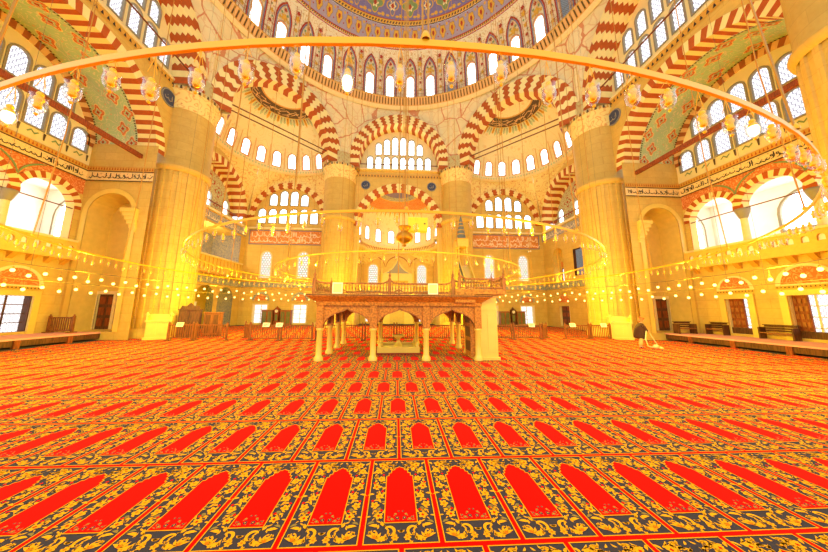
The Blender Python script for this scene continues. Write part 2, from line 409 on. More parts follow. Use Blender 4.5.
# ---------------------------------------------------------------- floor: wall-to-wall prayer carpet
def build_floor():
    R = random.Random(5); CW, RL = .70, 1.27; mb = MB()
    mb.face([(-24, -16, 0), (24, -16, 0), (24, 23, 0), (-24, 23, 0)], 'carpet slate')
    k = {n: mb.mat(n) for n in ('carpet red', 'carpet yellow', 'carpet orange', 'carpet slate', 'carpet sage')}
    def shape(pts, m, z): return (pts, k[m], z)
    def leaf(x, y, a, L, w, bend=.3):
        c, s = cos(a), sin(a); o = []
        for t, q in ((0, 0), (.3, 1), (.65, .85), (1, 0), (.65, -.45), (.3, -.55)):
            px, py = t * L, q * w + bend * w * sin(pi * t) * 1.2; o.append((x + px * c - py * s, y + px * s + py * c))
        return o
    def flower(x, y, r, n=5, ph=0.): return [(x + r * (.58 + .42 * abs(cos(n * t / 2))) * cos(t + ph), y + r * (.58 + .42 * abs(cos(n * t / 2))) * sin(t + ph)) for t in [2 * pi * i / (n * 4) for i in range(n * 4)]]
    def crescent(x, y, r, a, w):
        o = [(x + r * cos(a + t), y + r * sin(a + t)) for t in [-1.7 + 3.4 * i / 9 for i in range(10)]]
        return o + [(x - .2 * r * cos(a) + (r * .72) * cos(a + t), y - .2 * r * sin(a) + (r * .72) * sin(a + t)) for t in [1.9 - 3.8 * i / 9 for i in range(10)]]
    mih = [(.150, .25), (.150, .92), (.122, .93), (.122, .975), (.094, .985), (.092, 1.03), (.058, 1.04), (.05, 1.075), (.02, 1.085), (0, 1.105)]
    mihrab = mih + [(-x, y) for x, y in reversed(mih[:-1])]
    def off(poly, d):
        cx, cy = 0, .66; return [(x + d * (1 if x > 0 else -1 if x < 0 else 0), y + (d if y > .9 else -d if y < .3 else 0)) for x, y in poly]
    def half(det):
        S = []
        add = lambda p, m, z: S.append((p, m, z))
        ys = [.33, .47, .60, .74, .88, 1.02, 1.14] if det else [.33, .56, .80, 1.04]
        for i, y in enumerate(ys):
            x = .235 + (.022 if i % 2 else -.022); r = .046 if det else .058
            add(flower(x, y, r, 5, i * .7), 'carpet yellow', .003)
            if det: add(flower(x, y, r * .33, 4, .3), 'carpet orange' if i % 3 else 'carpet red', .0045)
        n = 74 if det else 24
        for i in range(n):
            x = R.uniform(.18, .285); y = .25 + .95 * (i + R.random()) / n; L = R.uniform(.04, .08) if det else R.uniform(.08, .13)
            add(leaf(x, y, R.uniform(0, 6.28), L, L * R.uniform(.16, .27)), 'carpet yellow' if R.random() < .85 else 'carpet sage', .002)
        if det:
            for i in range(12):
                x = R.uniform(.05, .2); y = R.uniform(1.11, 1.19); add(leaf(x, y, R.uniform(0, 6.28), .05, .012), 'carpet yellow', .002)
            for i, y in enumerate((.4, .53, .67, .81, .95)): add(flower(.285 if i % 2 else .19, y, .017, 4), 'carpet red', .003)
        for i in range(16 if det else 7):
            x = R.uniform(.075, .19); y = R.uniform(1.0 + (.19 - x) * .9, 1.2); add(leaf(x, y, R.uniform(0, 6.28), .05, .013), 'carpet yellow', .002)
        add(flower(.165, 1.06, .03, 5), 'carpet yellow', .0032)
        # lower panel: scrolling leaves and tulips
        add(crescent(.105, .155, .058, 2.6, .03), 'carpet yellow', .003); add(flower(.055, .085, .034, 6), 'carpet yellow', .003); add(flower(.055, .085, .012, 4), 'carpet orange', .0045)
        for a in (.5, 1.1, 1.7, 2.3, 2.9): add(leaf(.235, .08, a, .085, .018), 'carpet yellow', .003)
        add(flower(.235, .095, .018, 4), 'carpet orange', .0045); add(flower(.165, .075, .03, 5), 'carpet yellow', .0035)
        add(leaf(.2, .2, .2, .1, .022), 'carpet yellow', .003)
        if det:
            for i in range(26): add(leaf(R.uniform(.01, .29), R.uniform(.05, .235), R.uniform(0, 6.28), R.uniform(.03, .06), .011), 'carpet yellow', .002)
            for x, y, r, m in ((.035, .30, .022, 'carpet slate'), (.085, .285, .018, 'carpet sage'), (.05, .345, .014, 'carpet sage'), (.105, .31, .012, 'carpet slate'), (.02, .38, .013, 'carpet slate')):
                add(flower(x, y, r, 5), m, .0045); add(flower(x, y, r * .35, 4), 'carpet yellow', .005)
            for x, y, a in ((.02, .27, 1.2), (.06, .27, .6), (.1, .265, .4), (.12, .29, 1.4), (.07, .32, 2.)): add(leaf(x, y, a, .04, .006), 'carpet sage', .004)
        return S
    def rug(det):
        S = []
        b, e = .322, .030; top = RL - .03
        for x0, x1, y0, y1, m in ((-.35, .35, 0, .022, 'carpet red'), (-.35, .35, RL - .022, RL, 'carpet red'), (-.35, -.329, 0, RL, 'carpet red'), (.329, .35, 0, RL, 'carpet red')):
            S.append(([(x0, y0), (x1, y0), (x1, y1), (x0, y1)], m, .0012 if x1 - x0 > .1 else .0018))
        for x0, x1, y0, y1 in ((-.329, .329, .022, .031), (-.329, .329, RL - .031, RL - .022), (-.329, -.32, .022, RL - .022), (.32, .329, .022, RL - .022)):
            S.append(([(x0, y0), (x1, y0), (x1, y1), (x0, y1)], 'carpet yellow', .0026 if x1 - x0 > .1 else .0022))
        S.append((off(mihrab, .009), 'carpet yellow', .0030)); S.append((mihrab, 'carpet red', .0037))
        for p, m, z in half(det):
            S.append((p, m, z)); S.append(([(-x, y) for x, y in reversed(p)], m, z))
        V, F, K = [], [], []
        for p, m, z in S:
            c = len(V); V += [(x, y, z) for x, y in p]; F.append(tuple(range(c, c + len(p)))); K.append(k[m])
        return V, F, K
    near, far = rug(True), rug(False)
    for r in range(-4, 21):
        y0 = -8.73 + RL * (r - 1); ox = -.10 + (.35 if r % 2 else 0)
        for c in range(-26, 27):
            x0 = ox + c * CW
            if abs(x0) > 17.4 or y0 > 16.7: continue
            V, F, K = near if (-1 <= r <= 5 and abs(x0) < 2.2 * (y0 + 14.5)) else far
            b = len(mb.v); mb.v += [(x + x0, y + y0, z) for x, y, z in V]; mb.f += [tuple(b + i for i in f) for f in F]; mb.mi += K
    mb.sm = [False] * len(mb.f)
    mb.build('floor', kind='structure')
build_floor()

# ---------------------------------------------------------------- piers
PX, PY = 6.78, 16.36
def pier(x, y, r, label, n=20):
    t = thing('stone_pillar', label, 'pillar', (x, y, 0)); t['kind'] = 'thing'
    mb = MB(); rows = []
    for z, g in ((0, 1.), (11.5, 1.)):
        ring = []
        for i in range(n):
            a = 2 * pi * i / n
            for da, k in ((0, 1.0), (.06, 1.0), (.075, .955), (.24, .955), (.255, 1.0)): ring.append(((r * k) * cos(a + da), (r * k) * sin(a + da), z))
        rows.append(ring)
    mb.grid(rows, 'pier stone', False, True)
    mb.lathe([(r + .22, 0), (r + .22, .35), (r + .08, .45), (r, .6)], 'pier stone', 40)
    mb.build('fluted_shaft', t)
    mb = MB(); mb.lathe([(r, 11.4), (r + .10, 11.5), (r + .16, 11.7), (r + .12, 11.85), (r - .03, 11.95), (r - .03, 16.2)], 'pier stone', 40); mb.build('upper_shaft', t)
    mb = MB(); mb.lathe([(r - .03, 16.2), (r + .02, 16.3), (r + .03, 17.3), (r + .22, 17.5), (r + .24, 17.85), (r - .25, 17.87), (r - .25, 19.4), (0, 19.4)], 'pendentive paint', 40)
    for i in range(44):
        a = 2 * pi * i / 44; c = Vector((cos(a), sin(a), 0)); q = Vector((-sin(a), cos(a), 0)); m = 'dark line' if i % 2 else 'gold trim'
        p = c * (r + .26) + Z * 17.54; mb.face([p - q * .09, p + q * .09, p + q * .05 + Z * .26, p - q * .05 + Z * .26], m)
    mb.build('capital', t); return t
pier(-PX, PY, 1.75, 'tall round stone pier beside the prayer niche, nearer the glazed bookcases and red-brown clock')
pier(PX, PY, 1.75, 'tall round stone pier behind the stepped pulpit with the cone roof')
pier(-PY, PX, 1.62, 'huge fluted stone pier beside the raised royal lodge')
pier(PY, PX, 1.62, 'huge fluted stone pier behind the person with the vacuum cleaner')
pier(PY, -5.6, 1.62, 'huge stone pier at the picture edge, past the striped vault above the patterned wooden door')
pier(-PY, -5.6, 1.62, 'huge stone pier past the striped vault above the fence on the platform')

# ---------------------------------------------------------------- the eight-arched ring, its tympana and the dome
AP = 16.36
ZI = 19.0
def oct_plane(A, ap): return Plane((sin(A) * ap, cos(A) * ap, 0), (-sin(A), -cos(A), 0))
ZF = 17.85
for A in (0, pi / 4, -pi / 4, pi / 2, -pi / 2):
    side, diag = abs(A) > 1.2, .1 < abs(A) < 1.2
    ap, zc, ri, ro, dep, N = (15.2, 18.9, 4.9, 6.15, -1.4, 31) if side else (15.5, 18.9, 4.45, 6.0, -1.2, 29) if diag else (15.5, 18.9, 4.6, 5.75, -1.45, 33)
    P = oct_plane(A, ap); mb = MB()
    arch_ring(mb, P, 0, zc, ri, ro, N, .1, dep, teeth=2 if side else 3, amp=.2, steeth=4 if side else 1)
    for e in (-1, 1):                          # upright stones between the springing and the capital
        for k, (z0, z1) in enumerate(((18.38, zc), (ZF, 18.38))):
            m = ('cream voussoir', 'red voussoir')[k]
            mb.face([P(e * ri, z0, .1), P(e * ro, z0, .1), P(e * ro, z1, .1), P(e * ri, z1, .1)], m); mb.face([P(e * ri, z0, .1), P(e * ri, z1, .1), P(e * ri, z1, dep), P(e * ri, z0, dep)], m)
    trim(mb)
    mb2 = MB(); mb2.tube([P(-5, 18.9, -.2), P(5, 18.9, -.2)], .055, 'iron rod')
    if diag: mb2.tube([P(-5, 18.9, -1.0), P(5, 18.9, -1.0)], .055, 'iron rod')
    if A != 0: trim(mb2)
    # painted pendentive between the arch and the dome ring
    mb = MB(); rows = []; n = 48
    low, top = [], []
    for i in range(n + 1):
        t = -1 + 2 * i / n
        th = A + t * pi / 8
        top.append(Vector((sin(th) * 15.75, cos(th) * 15.75, 26.0)))
        a = pi / 2 - t * pi / 2
        low.append(P((ro - .05) * cos(a), zc + (ro - .05) * sin(a), .02))
    for q in range(9):
        f = q / 8; rows.append([low[i].lerp(top[i], f) + (Vector((low[i].x, low[i].y, 0)).normalized() * .35 * sin(pi * f) * (1 - abs(2 * i / n - 1) ** 6)) for i in range(n + 1)])
    mb.grid(rows, 'marbled panels', True)
    for e, i in ((1, n), (-1, 0)):
        v = P(e * ap * math.tan(pi / 8), 0, .02)
        c0, c1 = Vector((v.x, v.y, ZF - .1)), Vector((v.x, v.y, zc)); w0 = P(e * (ro - .05), ZF - .1, .02)
        mb.face([low[i], w0, c0, c1], 'marbled panels'); mb.face([low[i], c1, top[i]], 'marbled panels')
        mb.face([P(e * ri, ZF - .1, .02), P(e * 7.2, ZF - .1, -1.4), P(e * 7.2, 19.2, -1.4), P(e * ri, 19.2, .02)], 'upper stone')
    mb.build(num('ceiling'), kind='structure')

def rows_of(P, rows, w, style, fr='window frame', wall_w=0., t=.09):
    """rows: (u list, sill z, heights)"""
    holes = []
    for us, v, hs in rows:
        for i, u in enumerate(us):
            h = hs[i] if isinstance(hs, (list, tuple)) else hs
            holes.append(arch_loop(u, v, w, h, 10, .1)); window(P.mx(u, v, wall_w), w, h, style, fr, t)
    return holes

def tympanum(A, ap, rows, style, w):
    P = oct_plane(A, ap); mb = MB(); holes = rows_of(P, rows, w, style)
    out = [(-5.3, 18.1), (5.3, 18.1), (5.3, 18.9)] + arc(0, 18.9, 5.0, 0, pi, 24) + [(-5.3, 18.9)]
    panel(mb, P, out, holes, 'cream plaster')
    ledge(mb, P, -5.2, 5.2, 18.05, 18.2, ap - AP + .1, 'pale trim')
    mb.build(num('wall'), kind='structure')
U9 = [(i - 4) * 1.05 for i in range(9)]
for A in (pi / 2, -pi / 2):
    tympanum(A, 16.6, [(U9, 18.75, 1.75), (U9[1:-1], 20.85, [1.45, 1.7, 1.85, 1.9, 1.85, 1.7, 1.45])], 'lattice pane', .66)
U8 = [(i - 3.5) * 1.0 for i in range(8)]
tympanum(0, 16.95, [(U8, 18.5, 1.6), (U8[1:-1], 20.42, [1.45, 2.0, 2.3, 2.3, 2.0, 1.45])], 'day pane', .62)

DZ, DR = 26.7, 15.6
def sph(th, ph, r=DR): return Vector((r * cos(ph) * sin(th), r * cos(ph) * cos(th), DZ + r * sin(ph)))
def build_dome():
    a_lim = 13
    mb = MB(); K = 40; st = 2 * pi / K
    P0, P1 = radians(.3), radians(21.6)
    for i in range(-a_lim, a_lim):
        th = st * (i + .5)
        F = lambda u, v, w=0., th=th: sph(th + u / DR, v / DR, DR - w)
        # bay wall with its window opening
        w, v0, h = .86, .42, 2.55
        holes = [arch_loop(0, v0, w, h, 8, .2)]
        U = st * DR / 2
        VT = 3.15; outer = [(-U, P0 * DR), (U, P0 * DR), (U, 1.1), (U, 2.1), (U, VT), (-U, VT), (-U, 2.1), (-U, 1.1)]
        mb.grid([[F(-U + 2 * U * q / 3, VT + (P1 * DR - VT) * e / 5) for q in range(4)] for e in range(6)], 'dome ornament', True)
        loops = [[Vector((x, y, 0)) for x, y in outer], [Vector((x, y, 0)) for x, y in holes[0]]]
        flat = [p for l in loops for p in l]; b = len(mb.v); k_ = mb.mat('dome ornament')
        mb.v += [tuple(F(p.x, p.y)) for p in flat]
        for tri in tessellate_polygon(loops): mb.f.append(tuple(b + q for q in tri)); mb.mi.append(k_); mb.sm.append(False)
        # painted lancet frame round the window, and pilaster lines between bays
        def band(l0, l1, m, w_):
            for q in range(len(l0) - 1): mb.face([F(*l0[q], w_), F(*l0[q + 1], w_), F(*l1[q + 1], w_), F(*l1[q], w_)], m)
        def lancet(hw, ht): return [(hw, .12), (hw, ht * .35), (hw, ht * .7), (hw * .82, ht * .82), (hw * .5, ht * .92), (0, ht), (-hw * .5, ht * .92), (-hw * .82, ht * .82), (-hw, ht * .7), (-hw, ht * .35), (-hw, .12)]
        band(lancet(.82, 5.05), lancet(.70, 4.85), 'red paint', .1); band(lancet(.69, 4.83), lancet(.60, 4.7), 'blue grey paint', .1)
        wl = arch_loop(0, v0, w + .02, h, 8, .2)[1:]; wo = arch_loop(0, v0, w + .3, h + .16, 8, .2)[1:]
        band(wl, wo, 'tan frame', .11)
        for cx, cy, r, m in ((0, 3.5, .34, 'gold paint'), (0, 3.5, .1, 'red paint'), (-.4, 3.35, .14, 'gold paint'), (.4, 3.35, .14, 'gold paint'), (0, 4.25, .18, 'red paint'), (-.28, 3.85, .12, 'green paint'), (.28, 3.85, .12, 'green paint'), (-U + .02, 4.9, .2, 'red paint'), (-U + .02, 4.35, .28, 'gold paint'), (-U + .02, 3.2, .2, 'gold paint'), (-U + .02, 2.2, .16, 'red paint'), (-U + .02, 1.3, .2, 'gold paint'), (-U - .1, 3.75, .1, 'green paint'), (-U + .16, 2.7, .1, 'green paint')):
            mb.face([F(cx + r * (.55 + .45 * abs(cos(2.5 * t))) * cos(t), cy + r * 1.2 * (.55 + .45 * abs(cos(2.5 * t))) * sin(t), .11 + .002 * r) for t in [2 * pi * q / 20 for q in range(20)]], m)
        for dx in (-.22, .22):
            mb.face([F(-U + dx - .02, .3, .1), F(-U + dx + .02, .3, .1), F(-U + dx + .02, 5.4, .1), F(-U + dx - .02, 5.4, .1)], 'red paint')
        p = F(0, v0); q = F(0, v0 + h); zz = (q - p).normalized(); rr = Vector((sin(th), cos(th), 0)); x = Vector((cos(th), -sin(th), 0)); yy = zz.cross(x)
        if yy.dot(rr) < 0: yy = -yy
        mx = Matrix(((x.x, yy.x, zz.x, p.x), (x.y, yy.y, zz.y, p.y), (x.z, yy.z, zz.z, p.z), (0, 0, 0, 1)))
        blind = i % 5 == 2
        window(mx, w, h, 'blind pane' if blind else 'day pane', 'tan frame', .05, pointed=.2)
    a0, a1 = -a_lim * st, a_lim * st; n = 156
    def zone(d0, d1, m, w=0., k=4): mb.grid([[sph(a0 + (a1 - a0) * j / n, radians(d0 + (d1 - d0) * q / k), DR - w) for j in range(n + 1)] for q in range(k + 1)], m, True)
    def rope(d0, d1, N, ma, mb_, w=.03):
        for j in range(N):
            t0 = a0 + (a1 - a0) * j / N; t1 = a0 + (a1 - a0) * (j + 1) / N; sk = (t1 - t0) * .6; A, B = radians(d0), radians(d1)
            mb.face([sph(t0, A, DR - w), sph(t1, A, DR - w), sph(t1 + sk, B, DR - w), sph(t0 + sk, B, DR - w)], ma if j % 2 else mb_)
    zone(21.6, 22.0, 'red paint', .01, 1); zone(22.0, 22.3, 'gold paint', .02, 1); rope(22.3, 22.9, 520, 'gold paint', 'dark line'); zone(22.9, 23.3, 'red paint', .02, 1)
    zone(23.2, 30.0, 'lilac paint', 0., 6)
    N = 52
    for j in range(N):
        th = a0 + (a1 - a0) * (j + .5) / N
        def pal(cx, cy, r, m, w, sy=1.25):
            mb.face([sph(th + radians(cx) + radians(r / cos(radians(26.5))) * (.8 + .1 * cos(6 * t)) * (1 + .3 * sin(t)) * cos(t), radians(cy) + radians(r * sy) * (.85 + .08 * cos(6 * t)) * sin(t), DR - w) for t in [2 * pi * q / 24 for q in range(24)]], m)
        pal(0, 26.6, 1.55, 'dark line', .012, 1.75); pal(0, 26.6, 1.45, 'gold paint', .02, 1.75); pal(0, 26.8, .55, 'red paint', .03, 1.9); pal(0, 24.6, .4, 'gold paint', .02)
        pal(2.2, 25.2, .28, 'red paint', .02); pal(2.2, 28.8, .5, 'gold paint', .02); pal(-1.2, 29.2, .3, 'red paint', .02)
    zone(30.0, 30.4, 'dark line', .02, 1); zone(30.4, 30.7, 'gold paint', .025, 1); rope(30.7, 31.5, 320, 'gold paint', 'dark line'); zone(31.5, 31.9, 'gold paint', .025, 1); zone(31.9, 32.2, 'red paint', .02, 1)
    zone(32.1, 60, 'deep lilac paint', 0., 14)
    N = 26
    for j in range(N):
        th = a0 + (a1 - a0) * (j + .5) / N
        def lobe(cx, cy, rx, ry, m, w, n_=6):
            c = cos(radians(cy))
            mb.face([sph(th + radians(cx + rx / c * (.8 + .2 * cos(n_ * t)) * cos(t)), radians(cy + ry * (.8 + .2 * cos(n_ * t)) * sin(t)), DR - w) for t in [2 * pi * q / 36 for q in range(36)]], m)
        big = j % 2
        lobe(0, 36.6, 3.6 if big else 2.6, 3.6, 'gold paint', .015, 4); lobe(0, 36.6, 3.2 if big else 2.2, 3.2, 'green paint' if big else 'blue grey paint', .025, 4)
        lobe(0, 36.4, 1.5, 1.7, 'cream plaster', .035); lobe(0, 36.4, .8, 1.0, 'red paint', .045); lobe(4.2, 33.4, .9, .8, 'gold paint', .02); lobe(4.2, 38, .8, 1.4, 'gold paint', .02)
        lobe(-2.4, 33.2, .9, .5, 'gold paint', .02); lobe(2.4, 33.2, .9, .5, 'gold paint', .02); lobe(-3.2, 39, .7, .7, 'gold paint', .02); lobe(2.2, 41, .9, .9, 'gold paint', .02)
    zone(60, 90, 'deep lilac paint', 0., 6)
    mb.build('ceiling', kind='structure')
    # bracketed gallery under the drum
    mb = MB()
    ring = lambda r, z: [(r * sin(a0 + (a1 - a0) * j / n), r * cos(a0 + (a1 - a0) * j / n), z) for j in range(n + 1)]
    mb.grid([ring(15.78, 25.55), ring(15.5, 25.75), ring(15.45, 25.85)], 'pale trim', True); mb.grid([ring(15.45, 25.85), ring(15.3, 26.0), ring(14.98, 26.45), ring(14.95, 26.62), ring(15.62, 26.66)], 'gold trim', False)
    for j in range(182):
        th = a0 + (a1 - a0) * (j + .5) / 182; c = Vector((sin(th), cos(th), 0)); q = Vector((cos(th), -sin(th), 0))
        b0, b1 = c * 15.4 + Z * 25.82, c * 14.93 + Z * 26.5
        mb.face([b0 - q * .09, b0 + q * .09, b1 + q * .09, b1 - q * .09], 'arch border')
        for s in (-1, 1):
            e0, e1 = c * 15.36 + Z * 25.9 + q * s * .17, c * 14.99 + Z * 26.42 + q * s * .17
            mb.face([e0 - q * .05, e0 + q * .05, e1 + q * .05, e1 - q * .05], 'dark line')
    trim(mb)
    mb = MB()
    for z in (27.05, 27.5): mb.tube(ring(15.02, z), .018, 'wire', 4)
    for j in range(0, 61): 
        th = a0 + (a1 - a0) * j / 60; c = Vector((sin(th), cos(th), 0)) * 15.02; mb.tube([c + Z * 26.6, c + Z * 27.5], .018, 'wire', 4)
    trim(mb)
build_dome()

# ---------------------------------------------------------------- corner exedrae
HZ, HR = 17.9, 5.9
def build_exedra(sx):
    cx, cy = sx * 11.57, 11.57
    base = atan2(sx, 1)            # outward bearing of the diagonal, measured from +Y
    def hs(a, ph, r=HR): return Vector((cx + r * cos(ph) * sin(base + a), cy + r * cos(ph) * cos(base + a), HZ + r * sin(ph)))
    mb = MB(); K = 11; st = pi / K
    for i in range(K):
        a = -pi / 2 + st * (i + .5)
        F = lambda u, v, w=0., a=a: hs(a + u / HR, v / HR, HR - w)
        U = st * HR / 2; w, v0, h = .74, .5, 1.65; top = radians(27) * HR
        loops = [[Vector((x, y, 0)) for x, y in [(-U, 0), (U, 0), (U, .9), (U, 1.8), (U, top), (-U, top), (-U, 1.8), (-U, .9)]], [Vector((x, y, 0)) for x, y in arch_loop(0, v0, w, h, 8, .15)]]
        flat = [p for l in loops for p in l]; b = len(mb.v); k_ = mb.mat('half dome paint'); mb.v += [tuple(F(p.x, p.y)) for p in flat]
        for tri in tessellate_polygon(loops): mb.f.append(tuple(b + q for q in tri)); mb.mi.append(k_); mb.sm.append(False)
        p, q = F(0, v0), F(0, v0 + h); zz = (q - p).normalized(); x = Vector((cos(base + a), -sin(base + a), 0)); yy = zz.cross(x)
        if yy.dot(Vector((sin(base + a), cos(base + a), 0))) < 0: yy = -yy
        window(Matrix(((x.x, yy.x, zz.x, p.x), (x.y, yy.y, zz.y, p.y), (x.z, yy.z, zz.z, p.z), (0, 0, 0, 1))), w, h, 'day pane', 'tan frame', .13, pointed=.15)
        # pilaster and spandrel paint between windows
        mb.face([F(-U - .05, .3, .02), F(-U + .05, .3, .02), F(-U + .05, 2.7, .02), F(-U - .05, 2.7, .02)], 'arch border')
    n = 44
    def zone(d0, d1, m, w=0., k=4): mb.grid([[hs(-pi / 2 + pi * j / n, radians(d0 + (d1 - d0) * q / k), HR - w) for j in range(n + 1)] for q in range(k + 1)], m, True)
    zone(27, 90, 'half dome paint', 0, 10)
    zone(58, 58.7, 'gold trim', .02, 1); zone(58.7, 68, 'dark line', .02, 3); zone(68, 69, 'gold trim', .03, 1); zone(69, 90, 'gold trim', .02, 4); zone(69.5, 88, 'half dome paint', .03, 4)
    R = random.Random(9)
    for j in range(60):                       # calligraphy and radial leaves of the crown roundel
        a = -pi / 2 + pi * (j + .5) / 60; d = radians(R.uniform(59.5, 66)); L = radians(R.uniform(1, 2.2))
        ribbon(mb, lambda u, v, w, a=a: hs(a + u, v, HR - w), [(.09 * sin(q * .8 + j) - .05 + .02 * q, d + L * (q / 3 - .5)) for q in range(5)], .006, 'arch border', .04)
    for j in range(33):
        a = -pi / 2 + pi * (j + .5) / 33; e = pi / 66
        mb.face([hs(a - e, radians(58), HR - .02), hs(a + e, radians(58), HR - .02), hs(a + e * .8, radians(52.5), HR - .02), hs(a, radians(49 if j % 2 else 51), HR - .02), hs(a - e * .8, radians(52.5), HR - .02)], 'soffit green' if j % 3 else 'gold paint')
        mb.face([hs(a - e * .35, radians(57.5), HR - .03), hs(a + e * .35, radians(57.5), HR - .03), hs(a, radians(52), HR - .03)], 'brown voussoir')
    mb.build(num('ceiling'), kind='structure')
    mb = MB()    # cornice at the half dome's foot
    ring = lambda r, z: [(cx + r * sin(base - pi / 2 + pi * j / n), cy + r * cos(base - pi / 2 + pi * j / n), z) for j in range(n + 1)]
    mb.grid([ring(5.95, 17.62), ring(5.74, 17.75), ring(5.68, 18.0), ring(5.92, 18.02)], 'pale trim', False)
    for j in range(56):
        a = base - pi / 2 + pi * (j + .5) / 56; c = Vector((cx + 5.67 * sin(a), cy + 5.67 * cos(a), 17.78)); q = Vector((cos(a), -sin(a), 0)) * .07; mb.face([c - q, c + q, c + q + Z * .2, c - q + Z * .2], 'soffit green')
    trim(mb)
    # pendentives down to the two wall arches
    for side in (0, 1):
        mb = MB(); rows = []; nn = 30; top, low = [], []
        for i in range(nn + 1):
            f = i / nn
            a = radians(45 - 90 * f) if side == 0 else radians(-45 + 90 * f)     # bearing offset from the wall normal
            if side == 0: bear = (0 - a * sx) ; tp = Vector((cx + 5.9 * sin(bear), cy + 5.9 * cos(bear), HZ))
            th = pi * f
            if side == 0:   # wall Y = 18: from pier side to corner
                bear = -sx * radians(45) + sx * radians(90) * f
                tp = Vector((cx + 5.9 * sin(bear), cy + 5.9 * cos(bear), HZ)); lp = Vector((sx * 13.1 - sx * 4.62 * cos(th), 17.93, 12.2 + 4.62 * sin(th)))
            else:           # wall X = 17.8
                bear = sx * radians(135) - sx * radians(90) * f
                tp = Vector((cx + 5.9 * sin(bear), cy + 5.9 * cos(bear), HZ)); lp = Vector((sx * 17.73, 13.1 - 4.62 * cos(th), 12.2 + 4.62 * sin(th)))
            top.append(tp); low.append(lp)
        for q in range(7):
            f = q / 6; rows.append([low[i].lerp(top[i], f) + (Vector((sx, 1, 0)).normalized() * .35 * sin(pi * f)) for i in range(nn + 1)])
        mb.grid(rows, 'pendentive paint', True); mb.build(num('ceiling'), kind='structure')
    # wall facing the hall (Y = 18)
    P = Plane((0, 18, 0), (0, -1, 0)); mb = MB(); c = sx * 13.1
    holes = rows_of(P, [([c + (i - 2.5) * 1.21 for i in range(6)], 11.85, 1.7)], .8, 'day pane') + rows_of(P, [([c + (i - 1.5) * 1.21 for i in range(4)], 14.05, [1.35, 1.75, 1.75, 1.35])], .8, 'day pane')
    holes += rows_of(P, [([sx * 11.0, sx * 15.2], 5.35, 3.0)], 1.12, 'stained pane', 'pale trim', t=.12)
    for x in (11.05, 15.4):
        holes.append(rect(sx * x - .75, sx * x + .75, .25, 2.25)); window(P.mx(sx * x, .25), 1.5, 2.0, 'fine lattice pane', 'pale trim', .12, True, .4, 3)
    x0, x1 = sorted((sx * 7.6, sx * 17.8))
    panel(mb, P, rect(x0, x1, 0, 17.9), holes, 'wall stone')
    mb.build(num('wall'), kind='structure')
    mb = MB(); arch_ring(mb, P, c, 12.2, 3.97, 4.7, 25, .14, -.02, teeth=2, amp=.12); ledge(mb, P, min(sx * 8.7, sx * 17.8), max(sx * 8.7, sx * 17.8), 11.05, 11.25, .25, 'pale trim'); trim(mb)
    mb = MB(); a, b = sorted((sx * 8.9, sx * 17.35)); mb.face([P(a, 9.2, .05), P(b, 9.2, .05), P(b, 10.95, .05), P(a, 10.95, .05)], 'red tile')
    for q in ((a, b, 9.2, 9.3), (a, b, 10.85, 10.95), (a, a + .1, 9.2, 10.95), (b - .1, b, 9.2, 10.95)): mb.face([P(u, v, .065) for u, v in rect(*q)], 'blue grey paint')
    script(mb, P, a + .15, b - .15, 9.32, 10.15, 'script white', 30 + sx, .075, .045); script(mb, P, a + .25, b - .15, 9.98, 10.82, 'script white', 40 + sx, .08, .045); trim(mb)
    mb = MB(); mb.face([P(u, v, .05) for u, v in rect(x0, x1, 4.2, 4.85)], 'blue tile')
    for v in (4.15, 4.82): ledge(mb, P, x0, x1, v, v + .07, .09, 'gold trim')
    trim(mb)
    mb = MB()
    for x in (11.05, 15.4):                    # painted lunettes over the low windows
        for r, m, w in ((.95, 'blue tile', .03), (.7, 'spandrel red', .05)): mb.face([P(u, v, w) for u, v in arc(sx * x, 2.75, r, 0, pi, 16)], m)
    trim(mb)
    # wall along the side (X = 17.8)
    P = Plane((sx * 17.8, 0, 0), (-sx, 0, 0)); U = lambda y: P.u(sx * 17.8, y); mb = MB(); c = U(13.1)
    ah = [(c + 3.97, 11.4)] + arc(c, 12.2, 3.97, 0, pi, 26) + [(c - 3.97, 11.4)]
    holes = [ah]; lo, hi = sorted((U(8.0), U(18)))
    if sx < 0:
        loge = rect(*sorted((U(10.0), U(17.2))), 5.2, 9.9); holes.append(loge)
        for y in (9.6, 12.6, 15.6): holes.append(arch_loop(U(y), .02, 2.4, 4.0, 12))
    else:
        nl = arch_loop(U(15.2), 4.95, 1.7, 3.8, 12); holes.append(nl); dr = rect(*sorted((U(13.9), U(15.5))), .2, 2.3); holes.append(dr)
        wl = rect(*sorted((U(11.2), U(12.7))), 5.3, 8.0); holes.append(wl)
    panel(mb, P, rect(lo, hi, 0, 17.9), holes, 'wall stone'); mb.build(num('wall'), kind='structure')
    mb = MB(); arch_ring(mb, P, c, 12.2, 3.97, 4.7, 31, .14, -1.2, teeth=0); reveal(mb, P, [ah[-1], ah[0]], 0, -1.2, 'pale trim', False)
    mb.tube([P(c - 4, 12.15, -.4), P(c + 4, 12.15, -.4)], .07, 'beam wood'); trim(mb)
    Q = Plane((sx * 19.0, 0, 0), (-sx, 0, 0)); mb = MB(); cq = Q.u(sx * 19, 13.1)
    wh = rows_of(Q, [([cq - 2.7, cq, cq + 2.7], 11.75, 1.75)], .85, 'day pane')
    panel(mb, Q, [(cq - 4.1, 11.3), (cq + 4.1, 11.3)] + arc(cq, 12.2, 4.1, 0, pi, 24), wh, 'tympanum green'); mb.build(num('wall'), kind='structure')
    mb = MB()
    arch_ring(mb, Q, cq, 12.2, 3.55, 3.97, 31, .03, 0., teeth=0)
